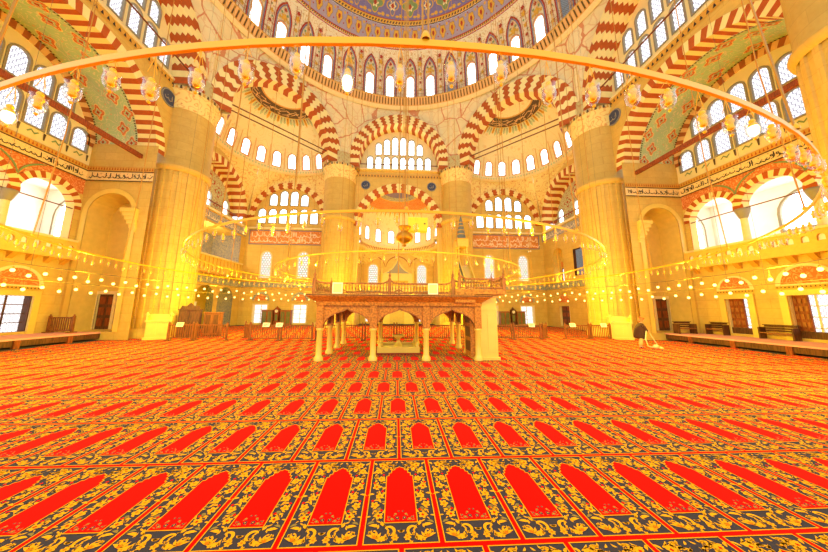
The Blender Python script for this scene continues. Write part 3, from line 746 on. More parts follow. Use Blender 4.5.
    for y, z, r in ((0, 14.6, .8), (-1.4, 13.9, .6), (1.4, 13.9, .6), (-1.35, 12.4, .5), (1.35, 12.4, .5)):
        for k, m, w in ((1, 'red paint', .02), (.75, 'soffit green', .03), (.35, 'red paint', .04)): mb.face([Q(cq + y + r * k * (.75 + .25 * cos(4 * t)) * cos(t), z + r * k * (.75 + .25 * cos(4 * t)) * sin(t), w) for t in [2 * pi * q / 32 for q in range(32)]], m)
    trim(mb)
    mb = MB(); mb.face([P(u, v, .05) for u, v in rect(lo, hi, 10.1, 10.95)], 'loge tile'); script(mb, P, lo + .2, hi - .2, 10.2, 10.85, 'script white', 50 + sx, .07, .03)
    ledge(mb, P, lo, hi, 11.05, 11.25, .2, 'pale trim'); mb.face([P(u, v, .05) for u, v in rect(lo, hi, 4.2, 4.85)], 'blue tile'); ledge(mb, P, lo, hi, 4.82, 4.9, .09, 'gold trim'); trim(mb)
    if sx > 0:
        mb = MB(); reveal(mb, P, nl, 0, -.9, 'niche stone'); mb.face([P(u, v, -.9) for u, v in nl], 'niche stone'); mb.face([P(u, v, -.85) for u, v in rect(U(15.2) - .8, U(15.2) + .8, 6.7, 7.3)], 'red tile')
        reveal(mb, P, wl, 0, -.3, 'dark wood'); trim(mb)
        window(P.mx(U(15.35), 5.0, -.86), .95, 1.45, 'fine lattice pane', 'dark wood', .08, True, .05, 1)
        window(P.mx(U(11.95), 5.35, -.25), 1.4, 2.6, 'blind pane', 'dark wood', .06, True, .05, 3)
        d = MB(); x = U(14.7); d.face([P(u, v, -.2) for u, v in rect(x - .8, x + .8, .2, 2.3)], 'dark wood'); reveal(d, P, dr, .05, -.2, 'pale trim')
        for a in (-.4, .4):
            for z in (.5, 1.2, 1.85): ledge(d, P, x + a - .28, x + a + .28, z, z + .4, -.16, 'beam wood', -.2)
        d.build(num('door'), kind='structure')
        mb = MB(); mb.face([P(u, v, .04) for u, v in arc(x, 2.7, .9, 0, pi, 16)], 'spandrel red'); trim(mb)
    else:
        # interior of the royal lodge and the passage beneath it
        mb = MB(); X0, X1 = -17.8, -21.4
        Q = Plane((X1, 0, 0), (1, 0, 0))
        hl = [arch_loop(Q.u(X1, 14.4), 6.4, 1.5, 2.4, 10)] + [rect(Q.u(X1, y) - .6, Q.u(X1, y) + .6, .4, 2.5) for y in (12.4, 16.0)]
        panel(mb, Q, rect(Q.u(X1, 8), Q.u(X1, 18), 4.7, 10.3), hl[:1], 'loge tile'); panel(mb, Q, rect(Q.u(X1, 8), Q.u(X1, 18), 0, 4.7), hl[1:], 'wall stone')
        mb.face([(X0, 18, 0), (X1, 18, 0), (X1, 18, 10.3), (X0, 18, 10.3)], 'loge tile'); mb.face([(X0, 8, 10.2), (X1, 8, 10.2), (X1, 18, 10.2), (X0, 18, 10.2)], 'loge wood')
        mb.face([(X0, 8, 4.95), (X1, 8, 4.95), (X1, 18, 4.95), (X0, 18, 4.95)], 'loge wood'); mb.face([(X0, 8, 4.6), (X1, 8, 4.6), (X1, 18, 4.6), (X0, 18, 4.6)], 'wall stone')
        mb.face([Q(u, v, -.5) for u, v in hl[0]], 'niche stone'); reveal(mb, Q, hl[0], 0, -.5, 'blue tile'); mb.build(num('wall'), kind='structure')
        for y in (12.4, 16.0): window(Q.mx(Q.u(X1, y), .4, 0), 1.2, 2.1, 'fine lattice pane', 'pale trim', .1, True, .3, 2)
for sx in (-1, 1): build_exedra(sx)

# ---------------------------------------------------------------- apse with the mihrab
def build_apse():
    P = Plane((0, 16.5, 0), (0, -1, 0)); mb = MB()
    panel(mb, P, [(-5.3, 11.2)] + [(-4.4, 11.2)] + list(reversed(arc(0, 11.2, 4.4, 0, pi, 28)))[1:-1] + [(4.4, 11.2), (5.3, 11.2), (5.3, 18.2), (-5.3, 18.2)], [], 'wall stone')
    mb.build(num('wall'), kind='structure')
    mb = MB(); arch_ring(mb, P, 0, 11.2, 4.4, 5.25, 27, .12, -.5, teeth=2, amp=.12)
    dentils(mb, P, -5.1, 5.1, 17.2, 17.6, .34, 'gold trim', 'dark line'); ledge(mb, P, -5.2, 5.2, 18.02, 18.2, .3, 'pale trim'); mb.tube([P(-5.1, 18.75, .2), P(5.1, 18.75, .2)], .05, 'iron rod'); trim(mb)
    for s in (-1, 1): roundel(P, s * 3.88, 16.2, .55, 'round blue calligraphy panel over the prayer-niche arch, on the %s side' % ('clock' if s < 0 else 'stepped-pulpit'))
    # half dome over drum with windows
    c, r0, z0 = Vector((0, 16.9, 0)), 4.62, 9.85
    def cyl(a, z, w=0.): return Vector((0 + (r0 - w) * sin(a), 16.9 + (r0 - w) * cos(a), z))
    mb = MB(); K = 8; st = pi / K
    for i in range(K):
        a = -pi / 2 + st * (i + .5); F = lambda u, v, w=0., a=a: cyl(a + u / r0, v, w)
        U = st * r0 / 2; w, v0, h = .72, 10.55, 1.65
        loops = [[Vector((x, y, 0)) for x, y in [(-U, z0), (-U / 2, z0), (U / 2, z0), (U, z0), (U, 12.6), (-U, 12.6)]], [Vector((x, y, 0)) for x, y in arch_loop(0, v0, w, h, 8, .15)]]
        flat = [p for l in loops for p in l]; b = len(mb.v); k_ = mb.mat('half dome paint'); mb.v += [tuple(F(p.x, p.y)) for p in flat]
        for tri in tessellate_polygon(loops): mb.f.append(tuple(b + q for q in tri)); mb.mi.append(k_); mb.sm.append(False)
        x = Vector((cos(a), -sin(a), 0)); yy = Vector((sin(a), cos(a), 0)); p = F(0, v0)
        window(Matrix(((x.x, yy.x, 0, p.x), (x.y, yy.y, 0, p.y), (0, 0, 1, p.z), (0, 0, 0, 1))), w, h, 'day pane', 'tan frame', .1, pointed=.15)
    n = 36
    def zone(d0, d1, m, w=0., k=4): mb.grid([[Vector(((r0 - w) * cos(p) * sin(a), 16.9 + (r0 - w) * cos(p) * cos(a), 12.6 + (3.4 - w) * sin(p))) for a in [-pi / 2 + pi * j / n for j in range(n + 1)]] for p in [radians(d0 + (d1 - d0) * q / k) for q in range(k + 1)]], m, True)
    zone(0, 90, 'half dome paint', 0, 8); zone(34, 36, 'gold trim', .02, 1); zone(36, 56, 'red tile', .02, 4); zone(56, 58, 'gold trim', .025, 1); zone(58, 66, 'blue tile', .02, 2); zone(66, 90, 'deep lilac paint', .02, 4)
    def pt(p, a, w): return Vector(((r0 - w) * cos(p) * sin(a), 16.9 + (r0 - w) * cos(p) * cos(a), 12.6 + (3.4 - w) * sin(p)))
    for j in range(40):
        a = -pi / 2 + pi * (j + .5) / 40; e = pi / 84
        mb.face([pt(radians(34), a - e, .02), pt(radians(34), a + e, .02), pt(radians(26 if j % 2 else 22), a, .02)], 'soffit green' if j % 2 else 'gold paint')
    mb.build(num('ceiling'), kind='structure')
    mb = MB(); ring = lambda r, z: [(r * sin(a), 16.9 + r * cos(a), z) for a in [-pi / 2 + pi * j / n for j in range(n + 1)]]
    mb.grid([ring(4.66, 9.1), ring(4.45, 9.25), ring(4.25, 9.7), ring(4.22, 9.95), ring(4.6, 9.98)], 'pale trim', False)
    for j in range(48):
        a = -pi / 2 + pi * (j + .5) / 48; d = Vector((sin(a), cos(a), 0)); p = Vector((0, 16.9, 9.3)) + d * 4.42; p2 = Vector((0, 16.9, 9.68)) + d * 4.24; q = Vector((cos(a), -sin(a), 0)) * .09; mb.face([p - q * .5, p + q * .5, p2 + q, p2 - q], 'brown voussoir'); mb.face([p2 + Z * .06 - q, p2 + Z * .06 + q, p2 + Z * .22], 'dark line')
    trim(mb)
    mb = MB(); rows = []; top = [Vector((4.62 * sin(a), 16.9 + 4.62 * cos(a), 9.6)) for a in [-pi / 2 + pi * j / n for j in range(n + 1)]]
    low = [];
    for p in top:
        d = Vector((p.x, p.y - 16.9)); f = min(4.72 / max(abs(d.x), 1e-6), 4.75 / max(d.y, 1e-6)); cornerness = min(abs(d.x), d.y) / 3.27
        low.append(Vector((d.x * f, 16.9 + d.y * f, 9.5 - 2.0 * max(0, cornerness) ** 2)))
    for q in range(5): rows.append([low[i].lerp(top[i], q / 4) for i in range(n + 1)])
    mb.grid(rows, 'pendentive paint', True); mb.build(num('ceiling'), kind='structure')
    P = Plane((0, 21.65, 0), (0, -1, 0)); mb = MB()
    holes = rows_of(P, [([-3.2, 3.2], 4.9, 2.75)], 1.15, 'stained pane', 'pale trim', t=.12)
    for x in (-3.4, 3.4): holes.append(rect(x - .6, x + .6, .3, 2.3)); window(P.mx(x, .3), 1.2, 2.0, 'fine lattice pane', 'pale trim', .1, True, .3, 2)
    panel(mb, P, rect(-4.8, 4.8, 0, 9.6), holes, 'wall stone'); mb.build('wall_qibla', kind='structure')
    mb = MB()
    for s in (-1, 1): mb.face([(s * 4.72, 16.5, 0), (s * 4.72, 21.65, 0), (s * 4.72, 21.65, 9.6), (s * 4.72, 16.5, 9.6)], 'wall stone'); mb.face([(s * 4.72, 16.5, 0), (s * 7.0, 16.5, 0), (s * 7.0, 16.5, 11.2), (s * 4.4, 16.5, 11.2), (s * 4.4, 16.5, 9.6)], 'wall stone')
    mb.build(num('wall'), kind='structure')
    mb = MB()      # painted arcs and blue tile dado of the apse wall
    for c in (-3.2, 0, 3.2): ribbon(mb, P, arc(c, 7.2, 1.55, .1, pi - .1, 16), .07, 'brown voussoir', .03)
    for s in (-1, 1): mb.face([P(u, v, .03) for u, v in rect(*sorted((s * 2.2, s * 4.7)), 2.8, 4.2)], 'blue tile')
    trim(mb)
    # the mihrab itself
    t = thing('mihrab', 'tall marble prayer niche with a peaked crest between two slender finials, in the apse', 'mihrab', (0, 21.6, 0))
    F = Plane((0, 0, 0), (0, -1, 0)); mb = MB(); nl = [(-.9, 0), (.9, 0), (.9, 2.9)] + [(.9 * (1 - i / 6), 2.9 + 1.3 * i / 6) for i in range(1, 7)] + [(-.9 * i / 6, 4.2 - 1.3 * i / 6) for i in range(1, 7)]
    panel(mb, F, rect(-1.95, 1.95, 0, 6.4), [nl], 'marble', .35); reveal(mb, F, rect(-1.95, 1.95, 0, 6.4), .35, 0, 'marble'); mb.build('surround', t)
    mb = MB(); reveal(mb, F, nl, .35, .08, 'niche stone'); mb.face([F(u, v, .08) for u, v in nl], 'niche stone')
    for k in range(5): mb.box(-.85 + .17 * k, .85 - .17 * k, -.3, -.08, 2.9 + .25 * k, 3.12 + .25 * k, 'pale trim')
    mb.build('niche', t)
    mb = MB(); mb.face([F(u, v, .37) for u, v in rect(-1.4, 1.4, 4.8, 5.5)], 'gold paint'); script(mb, F, -1.35, 1.35, 4.85, 5.45, 'script black', 3, .385); mb.build('inscription', t)
    mb = MB(); cr = [(-1.95, 6.4), (1.95, 6.4), (1.3, 6.75), (.75, 7.2), (.4, 7.7), (.15, 8.1), (0, 8.6), (-.15, 8.1), (-.4, 7.7), (-.75, 7.2), (-1.3, 6.75)]
    mb.face([F(u, v, .3) for u, v in cr], 'marble'); reveal(mb, F, cr, .3, .05, 'marble'); mb.face([F(u * .8, 6.4 + .06 + (v - 6.4) * .8, .32) for u, v in cr], 'roundel ring'); mb.build('crest', t)
    for s in (-1, 1):
        mb = MB(); mb.lathe([(.16, 0), (.16, 6.3), (.22, 6.4), (.1, 6.6), (.18, 7.0), (.06, 7.2), (.05, 7.8), (.14, 7.95), (.02, 8.3), (0, 8.5)], 'marble', 12, (s * 2.05, -.25, 0)); mb.build('finial', t)

def roundel(P, u, v, r, label):
    mb = MB(); N = 28
    mb.face([P(u + r * cos(a), v + r * sin(a), .06) for a in [2 * pi * i / N for i in range(N)]], 'roundel blue'); reveal(mb, P, [(u + r * cos(2 * pi * i / N), v + r * sin(2 * pi * i / N)) for i in range(N)], .06, 0, 'roundel ring')
    A = [(u + r * .97 * cos(2 * pi * i / N), v + r * .97 * sin(2 * pi * i / N)) for i in range(N + 1)]; B = [(u + r * .86 * cos(2 * pi * i / N), v + r * .86 * sin(2 * pi * i / N)) for i in range(N + 1)]
    for i in range(N): mb.face([P(*A[i], .07), P(*A[i + 1], .07), P(*B[i + 1], .07), P(*B[i], .07)], 'roundel ring')
    script(mb, P, u - r * .68, u + r * .75, v - r * .5, v + r * .5, 'roundel ring', int(abs(u) * 10), .075, r * .06)
    o = mb.build('calligraphy_roundel'); tag(o, label, 'sign'); return o
build_apse()

# ---------------------------------------------------------------- side bays: barrel vault, gallery arcade, doors, platform
def build_side(sx):
    XI, XW, JY = 16.36, 20.2, 4.3; VC = 12.25; side = 'pulpit' if sx > 0 else 'lodge'
    P = Plane((sx * XI, 0, 0), (-sx, 0, 0)); mb = MB()
    panel(mb, P, [(-6.4, VC), (-5.05, VC)] + list(reversed(arc(0, VC, 5.05, 0, pi, 32)))[1:-1] + [(5.05, VC), (6.4, VC), (6.4, 18.1), (-6.4, 18.1)], [], 'pier stone'); mb.build(num('wall'), kind='structure')
    mb = MB(); arch_ring(mb, P, 0, VC, 4.4, 5.05, 49, .03, -1.15, teeth=0); dentils(mb, P, -5.6, 5.6, 17.62, 18.0, .3, 'gold trim', 'script black', .04); trim(mb)
    for s in (-1, 1):
        u = P.u(sx * XI, s * 4.75)
        if s > 0: roundel(P, u, 16.55, .6, 'blue calligraphy roundel under the dotted border, high beside the pier %s' % ('near the vacuuming person' if sx > 0 else 'next to the royal lodge'))
    # vault
    mb = MB(); n = 40; XS = XI + 1.15
    mb.grid([[(sx * x, 4.4 * cos(a), VC + 4.4 * sin(a)) for a in [pi * i / n for i in range(n + 1)]] for x in (XS, XW + .1)], 'soffit green', True)
    F = lambda a, x, r: (sx * x, r * cos(a), VC + r * sin(a))
    for i in range(15):
        a = pi * (i + .5) / 15
        for x in ((XS + .85,) if i % 2 else (XS + .35, XW - .55)):
            for k, m, r in ((1., 'cream voussoir', 4.385), (.88, 'spandrel red', 4.375), (.5, 'soffit green', 4.365), (.25, 'red paint', 4.355)):
                mb.face([F(a + .115 * k * (.8 + .2 * cos(4 * t)) * cos(t), x + .42 * k * (.8 + .2 * cos(4 * t)) * sin(t), r) for t in [2 * pi * q / 24 for q in range(24)]], m)
    for x in (XS + .06, XW - .1):
        for i in range(90): a0, a1 = pi * i / 90, pi * (i + .55) / 90; mb.face([F(a0, x - .05, 4.38), F(a1, x - .05, 4.38), F(a1, x + .05, 4.38), F(a0, x + .05, 4.38)], 'dark line')
    mb.build(num('ceiling'), kind='structure')
    # outer wall above the gallery
    W = Plane((sx * XW, 0, 0), (-sx, 0, 0)); mb = MB()
    h6 = [(i - 2.5) * 1.03 for i in range(6)]; h8 = [(i - 3.5) * 1.03 for i in range(8)]
    holes = rows_of(W, [(h8, 11.75, [1.3, 1.5, 1.55, 1.6, 1.6, 1.55, 1.5, 1.3]), (h6, 13.85, [1.25, 1.45, 1.65, 1.65, 1.45, 1.25])], .76, 'lattice pane')
    panel(mb, W, [(-4.35, 10.9), (4.35, 10.9), (4.35, VC)] + arc(0, VC, 4.4, 0, pi, 32)[1:-1] + [(-4.35, VC)], holes, 'cream plaster'); mb.build(num('wall'), kind='structure')
    mb = MB(); arch_ring(mb, W, 0, VC, 3.95, 4.42, 49, .05, 0., ('brown voussoir', 'arch border'), 0)
    for u in h8:
        ribbon(mb, W, [(u - .2, 11.35), (u - .05, 11.5), (u + .1, 11.35), (u + .25, 11.5)], .05, 'green paint', .03); mb.face([W(u + .5 + dx, 11.2 + dz, .03) for dx, dz in ((-.03, 0), (.03, 0), (.06, .4), (-.06, .4))], 'dark line')
    trim(mb)
    mb = MB(); mb.bar((sx * (XI + .7), -4.35, 11.75), (sx * (XI + .7), 4.35, 11.75), .2, .26, 'beam wood'); trim(mb)
    # jambs (walls facing along the hall) with their tall niches
    for s in (1, -1):
        J = Plane((0, s * JY, 0), (0, -s, 0)); ju = lambda x: J.u(sx * x, s * JY); lo, hi = sorted((ju(XI - .3), ju(XW)))
        mb = MB(); nl = arch_loop(ju(18.35), .45, 2.7, 8.7, 16); panel(mb, J, rect(lo, hi, 0, VC + .3), [nl], 'wall stone')
        reveal(mb, J, nl, 0, -1.4, 'niche stone'); 
        dw = rect(ju(19.15) - .5, ju(19.15) + .5, .5, 2.75); panel(mb, J, [(u, v) for u, v in nl], [dw], 'niche stone', -1.4)
        A = arch_loop(ju(18.35), .45, 3.3, 9.0, 16)[2:]; B = nl[2:]
        for i in range(len(A) - 1): mb.face([J(*A[i], .05), J(*A[i + 1], .05), J(*B[i + 1], .05), J(*B[i], .05)], 'marble')
        for e in (-1, 1):
            mb.face([J(ju(18.35) + e * 1.35, .45, .05), J(ju(18.35) + e * 1.65, .45, .05), J(ju(18.35) + e * 1.65, 7.8, .05), J(ju(18.35) + e * 1.35, 7.8, .05)], 'marble')
        e = 1 if ju(17) < ju(18.35) else -1      # stalactite corbel on the pier side of the niche
        for k in range(6): ledge(mb, J, *sorted((ju(18.35) - e * 1.72, ju(18.35) - e * (1.45 - .12 * k))), 6.6 + .25 * k, 6.85 + .25 * k, .06 + .05 * k, 'marble')
        mb.build(num('wall'), kind='structure')
        mb = MB(); mb.face([J(u, v, .04) for u, v in rect(lo, hi, 10.0, 10.6)], 'inscription ground'); script(mb, J, lo + .15, hi - .15, 10.08, 10.54, 'script black', 70 + sx, .055, .026)
        for v in (9.94, 10.58): mb.face([J(u, q, .05) for u, q in rect(lo, hi, v, v + .07)], 'dark line')
        dentils(mb, J, lo, hi, 10.65, 10.95, .16, 'gold trim', 'red voussoir', .06); trim(mb)
        d = MB(); u = ju(19.15)
        d.face([J(*q, -1.5) for q in dw], 'dark wood'); reveal(d, J, dw, -1.36, -1.5, 'pale trim')
        for e in (-.25, .25):
            for z in (.7, 1.4, 2.1): ledge(d, J, u + e - .17, u + e + .17, z, z + .5, -1.46, 'beam wood', -1.5)
        for q in ((u - .68, u - .5, .5, 2.95), (u + .5, u + .68, .5, 2.95), (u - .5, u + .5, 2.75, 2.95)): ledge(d, J, q[0], q[1], q[2], q[3], -1.34, 'pale trim', -1.4)
        d.build(num('door'), kind='structure')
    # gallery arcade
    mb = MB(); AW = 2.5; cs = (-2.75, 0, 2.75); vs = 7.95
    big = [(cs[0] - AW / 2, 5.9), (cs[2] + AW / 2, 5.9)]
    for c in reversed(cs): big += arc(c, vs, AW / 2, 0, pi, 18)
    panel(mb, W, rect(-JY, JY, 5.87, 10.95), [big], 'spandrel red'); reveal(mb, W, big, 0, -.5, 'cream plaster')
    mb.build(num('wall'), kind='structure')
    mb = MB()
    for c in cs: arch_ring(mb, W, c, vs, AW / 2, AW / 2 + .36, 21, .05 if c else .065, -.5, teeth=0)
    for c in (-1.375, 1.375):
        for e in (-1, 1): ribbon(mb, W, [(c + e * (.02 + 1.0 * (q / 8) ** 1.6), 8.9 + 1.0 * q / 8 * (1.5 - .5 * q / 8)) for q in range(9)], .05, 'green paint', .04)
    for u0, u1 in ((-JY, -JY + .29), (JY - .29, JY)): mb.face([W(u, v, .03) for u, v in rect(u0, u1, 5.87, 9)], 'wall stone')
    mb.face([W(u, v, .07) for u, v in rect(-JY, JY, 10.0, 10.6)], 'inscription ground'); script(mb, W, -JY + .1, JY - .1, 10.08, 10.54, 'script black', 80 + sx, .085, .026)
    for v in (9.94, 10.58): mb.face([W(u, q, .08) for u, q in rect(-JY, JY, v, v + .07)], 'dark line')
    dentils(mb, W, -JY, JY, 10.65, 10.95, .16, 'gold trim', 'red voussoir', .09)
    mb.tube([W(-JY, 7.95, -.1), W(JY, 7.95, -.1)], .035, 'iron rod'); trim(mb)
    for c in (-1.375, 1.375):
        y = W(c, 0).y; near = y < 0
        t = thing('gallery_column', 'slim pale gallery column above the %s, the one %s the tall niche' % ('benches' if sx > 0 else 'small platform fence', 'farther from' if near else 'nearer'), 'column', (sx * (XW + .22), y, 5.87))
        b = MB(); b.lathe([(.24, 0), (.24, .12), (.17, .2), (.15, 1.5)], 'pale trim', 16); b.build('shaft', t)
        b = MB(); b.lathe([(.15, 1.5), (.19, 1.55), (.27, 1.8), (.33, 2.0), (.33, 2.1), (0, 2.1)], 'roundel ring', 16); b.build('capital', t)
    # parapet, its brackets
    mb = MB(); ph = []
    for i in range(17):
        c = (i - 8) * .5; ph.append(arch_loop(c, 5.3, .26, .32, 6))
    panel(mb, W, rect(-JY, JY, 4.9, 5.87), ph, 'loge wood', .3); 
    for h in ph: reveal(mb, W, h, .3, .18, 'gold trim'); mb.face([W(u, v, .2) for u, v in h], 'white plaster')
    ledge(mb, W, -JY, JY, 5.85, 5.97, .36, 'pale trim', -.1); ledge(mb, W, -JY, JY, 4.75, 4.92, .36, 'loge wood')
    for i in range(12):
        c = -JY + (i + .5) * 2 * JY / 12; mb.face([W(c - .12, 4.75, .34), W(c + .12, 4.75, .34), W(c + .1, 4.4, .0), W(c - .1, 4.4, .0)], 'gold trim')
        for e in (-.12, .12): mb.face([W(c + e, 4.75, .34), W(c + e, 4.75, 0), W(c + e, 4.4, 0)], 'gold trim')
    trim(mb)
    # gallery room behind
    mb = MB(); gal = []; XB = 24.4; B = Plane((sx * XB, 0, 0), (-sx, 0, 0)); zc = 9.9
    bh = [arch_loop(-1.1 * sx, 7.0, 2.4, 2.3, 14), arch_loop(B.u(sx * XB, 2.9), 5.6, .75, 1.1, 8)]
    panel(mb, B, rect(-6, 6, 5.0, zc), bh, 'white plaster')
    mb.face([B(*p, -.35) for p in bh[1]], 'dark wood'); reveal(mb, B, bh[1], 0, -.35, 'red paint')
    for s in (-1, 1): G = Plane((sx * (XW + XB) / 2, s * 5.9, 0), (0, -s, 0)); gw = arch_loop(0, 5.8, 2.6, 3.6, 12); panel(mb, G, rect(-2.1, 2.1, 5, zc), [gw], 'white plaster'); gal.append(G)
    mb.face([(sx * XW, -6, zc), (sx * XB, -6, zc), (sx * XB, 6, zc), (sx * XW, 6, zc)], 'white plaster'); mb.face([(sx * XW, -6, 5), (sx * XB, -6, 5), (sx * XB, 6, 5), (sx * XW, 6, 5)], 'pale trim')
    if sx < 0:     # stepped, cone-topped ornament and pilasters painted on the back wall
        u = B.u(sx * XB, 2.6); pts = []
        for k in range(6): pts += [(u + .62 - .1 * k, 7.0 + .22 * k), (u + .62 - .1 * k, 7.22 + .22 * k)]
        L = [(u - .62, 5.2), (u + .62, 5.2)] + pts + [(u, 8.7)] + [(2 * u - a, b) for a, b in reversed(pts)]
        mb.face([B(a, b, .03) for a, b in L], 'arch border')
        for d in (-1.25, 1.5): mb.face([B(a, b, .03) for a, b in rect(u + d - .14, u + d + .14, 5.2, 9.6)], 'lilac paint')
    else:
        for a, b in ((.25, 8.4), (.9, 7.3)): ribbon(mb, B, [(1.0, 6.2), (1.0 + a, b - .4), (1.1 + a, b)], .07, 'red paint', .03)
    mb.build(num('wall'), kind='structure')
    window(B.mx(-1.1 * sx, 7.0), 2.4, 2.3, 'lattice pane' if sx < 0 else 'day pane', 'window frame', .14, pointed=0)
    for G in gal: window(G.mx(0, 5.8), 2.6, 3.6, 'gallery fill pane', 'window frame', .12, pointed=0)  # end windows out of view, added to brighten the gallery
    # ground storey
    mb = MB(); holes = []; doors = []
    for y, w, h in (((2.2, 1.05, 2.05), (-.6, 1.45, 2.15), (-3.4, 1.2, 2.2)) if sx > 0 else ((2.25, 1.5, 1.9), (-.6, 1.45, 2.0), (-3.4, 1.2, 2.1))):
        u = W.u(sx * XW, y); L = rect(u - w / 2, u + w / 2, .6, .6 + h); holes.append(L); doors.append((u, w, h, L))
    panel(mb, W, rect(-JY, JY, 0, 4.9), holes, 'wall stone'); mb.build(num('wall'), kind='structure')
    for i, (u, w, h, L) in enumerate(doors):
        window(W.mx(u, .6, -.1), w, h, 'fine lattice pane', 'pale trim' if sx > 0 else 'dark wood', .06, True, .35, 3)
        mb = MB()
        for q in ((u - w / 2 - .28, u - w / 2, .45, .6 + h + .28), (u + w / 2, u + w / 2 + .28, .45, .6 + h + .28), (u - w / 2, u + w / 2, .6 + h, .6 + h + .28)): ledge(mb, W, *q, .1, 'marble')
        r = w / 2 + .35; z = .6 + h + .5; mb.face([W(a, b, .05) for a, b in arc(u, z, r, 0, pi, 20)], 'pale trim'); mb.face([W(a, b, .06) for a, b in arc(u, z + .08, r * .8, 0, pi, 20)], 'spandrel red')
        dentils(mb, W, u - r, u + r, z - .14, z, .14, 'gold trim', 'dark line', .06); trim(mb)
        # wooden leaf folded across half the opening, seen standing inside the frame
        if i < 2 and sx > 0:
            d = MB(); e = 1 if sx > 0 else -1; a0 = u - e * w / 2; lw = w * (.62 if i == 0 and sx > 0 else .36)
            x0, x1 = sorted((a0, a0 + e * lw)); ledge(d, W, x0, x1, .6, .6 + h, -.2, 'beam wood', -.28)
            for k in range(5):
                for j in range(3): c0 = x0 + (x1 - x0) * (j + .2) / 3; ledge(d, W, c0, c0 + (x1 - x0) * .2, .75 + k * h / 5.4, .75 + (k + .62) * h / 5.4, -.17, 'rail wood', -.2)
            ledge(d, W, u - w / 2, u + w / 2, .6, .95, -.1, 'dark wood', -.2) ; d.build(num('door'), kind='structure')
    # raised platform along the wall
    t = thing('raised_platform', 'long low platform topped with rosy carpet, %s standing on it' % ('dark benches' if sx > 0 else 'one small fence'), 'platform', (sx * 18.9, -4, 0))
    b = MB(); x0, x1 = (-1.3, 1.3); e = -sx
    b.box(-1.3, 1.28, -9.5, 8.25, .1, .38, 'dark wood')
    for k in range(9): b.box(*sorted((e * 1.34, e * 1.2)), -9.3 + k * 2, -9.1 + k * 2, 0, .38, 'beam wood')
    b.build('base', t); b = MB(); b.box(-1.36, 1.28, -9.55, 8.27, .38, .46, 'platform carpet'); b.build('carpet_top', t)
for sx in (-1, 1): build_side(sx)
# ---------------------------------------------------------------- camera
CAMP = Vector((-.176, -12.497, 1.969)); FPX = 260.976; PPX, PPY = 409.07, 269.25
_p, _y, _r = radians(8.499), radians(2.8546), radians(.3682)
cF = Vector((sin(_y) * cos(_p), cos(_y) * cos(_p), sin(_p))); cR0 = Vector((cos(_y), -sin(_y), 0)); cU0 = cR0.cross(cF)
cR = cR0 * cos(_r) + cU0 * sin(_r); cU = -cR0 * sin(_r) + cU0 * cos(_r)
cam = bpy.data.cameras.new('camera'); cam.sensor_width = 36; cam.lens = FPX / 828 * 36; cam.shift_x = (414 - PPX) / 828; cam.shift_y = (PPY - 276) / 828; cam.clip_start = .05; cam.clip_end = 200
co = bpy.data.objects.new('camera', cam); COL.objects.link(co)
co.matrix_world = Matrix(((cR.x, cU.x, -cF.x, CAMP.x), (cR.y, cU.y, -cF.y, CAMP.y), (cR.z, cU.z, -cF.z, CAMP.z), (0, 0, 0, 1)))
SC.camera = co
def seen(p, m=30):
    d = Vector(p) - CAMP; w = d.dot(cF)
    if w < .3: return 0
    x, y = FPX * d.dot(cR) / w, FPX * d.dot(cU) / w
    return 1 / d.length if abs(x) < 414 + m and abs(y) < 276 + m else 0

# ---------------------------------------------------------------- ring chandeliers
def make_lamp(drop):
    mb = MB(); z = -drop
    for a in (0, 2.1, 4.2): mb.tube([(0, 0, 0 if drop < .2 else -.02), (.035 * cos(a), .035 * sin(a), z + .06)], .0028, 'ring gold', 4)
    mb.lathe([(0, .045), (.016, .04), (.026, .022), (.026, .008), (.014, -.004), (.03, -.012), (.036, -.03), (.036, -.045), (.026, -.055), (.026, -.105), (.031, -.112), (.02, -.128), (0, -.135)], 'holder gold', 10, (0, 0, z))
    mb.lathe([(.012, -.178), (.016, -.19), (.008, -.2), (0, -.205)], 'ring gold', 8, (0, 0, z))
    mb.v = [(x * .78, y * .78, (zz - z) * .78 + z if zz < z + .05 else zz) for x, y, zz in mb.v]
    a = mb.build('lamp'); g = MB()
    g.lathe([(.062, .0), (.052, -.014), (.056, -.05), (.060, -.09), (.05, -.135), (.028, -.165), (.01, -.178)], 'lamp glass', 14, (0, 0, z))
    g.v = [(x * .78, y * .78, (zz - z) * .78 + z) for x, y, zz in g.v]
    b = g.build('glass_cup'); r = (a.data, b.data); bpy.data.objects.remove(a); bpy.data.objects.remove(b); return r
DROPS = [.10, .14, .18, .22]
LAMPS = [make_lamp(d) for d in DROPS]
def merge(mb, me, off):
    b = len(mb.v); k = [mb.mat(m.name) for m in me.materials]
    mb.v += [(v.co.x + off.x, v.co.y + off.y, v.co.z + off.z) for v in me.vertices]
    for p in me.polygons: mb.f.append(tuple(b + i for i in p.vertices)); mb.mi.append(k[p.material_index]); mb.sm.append(True)
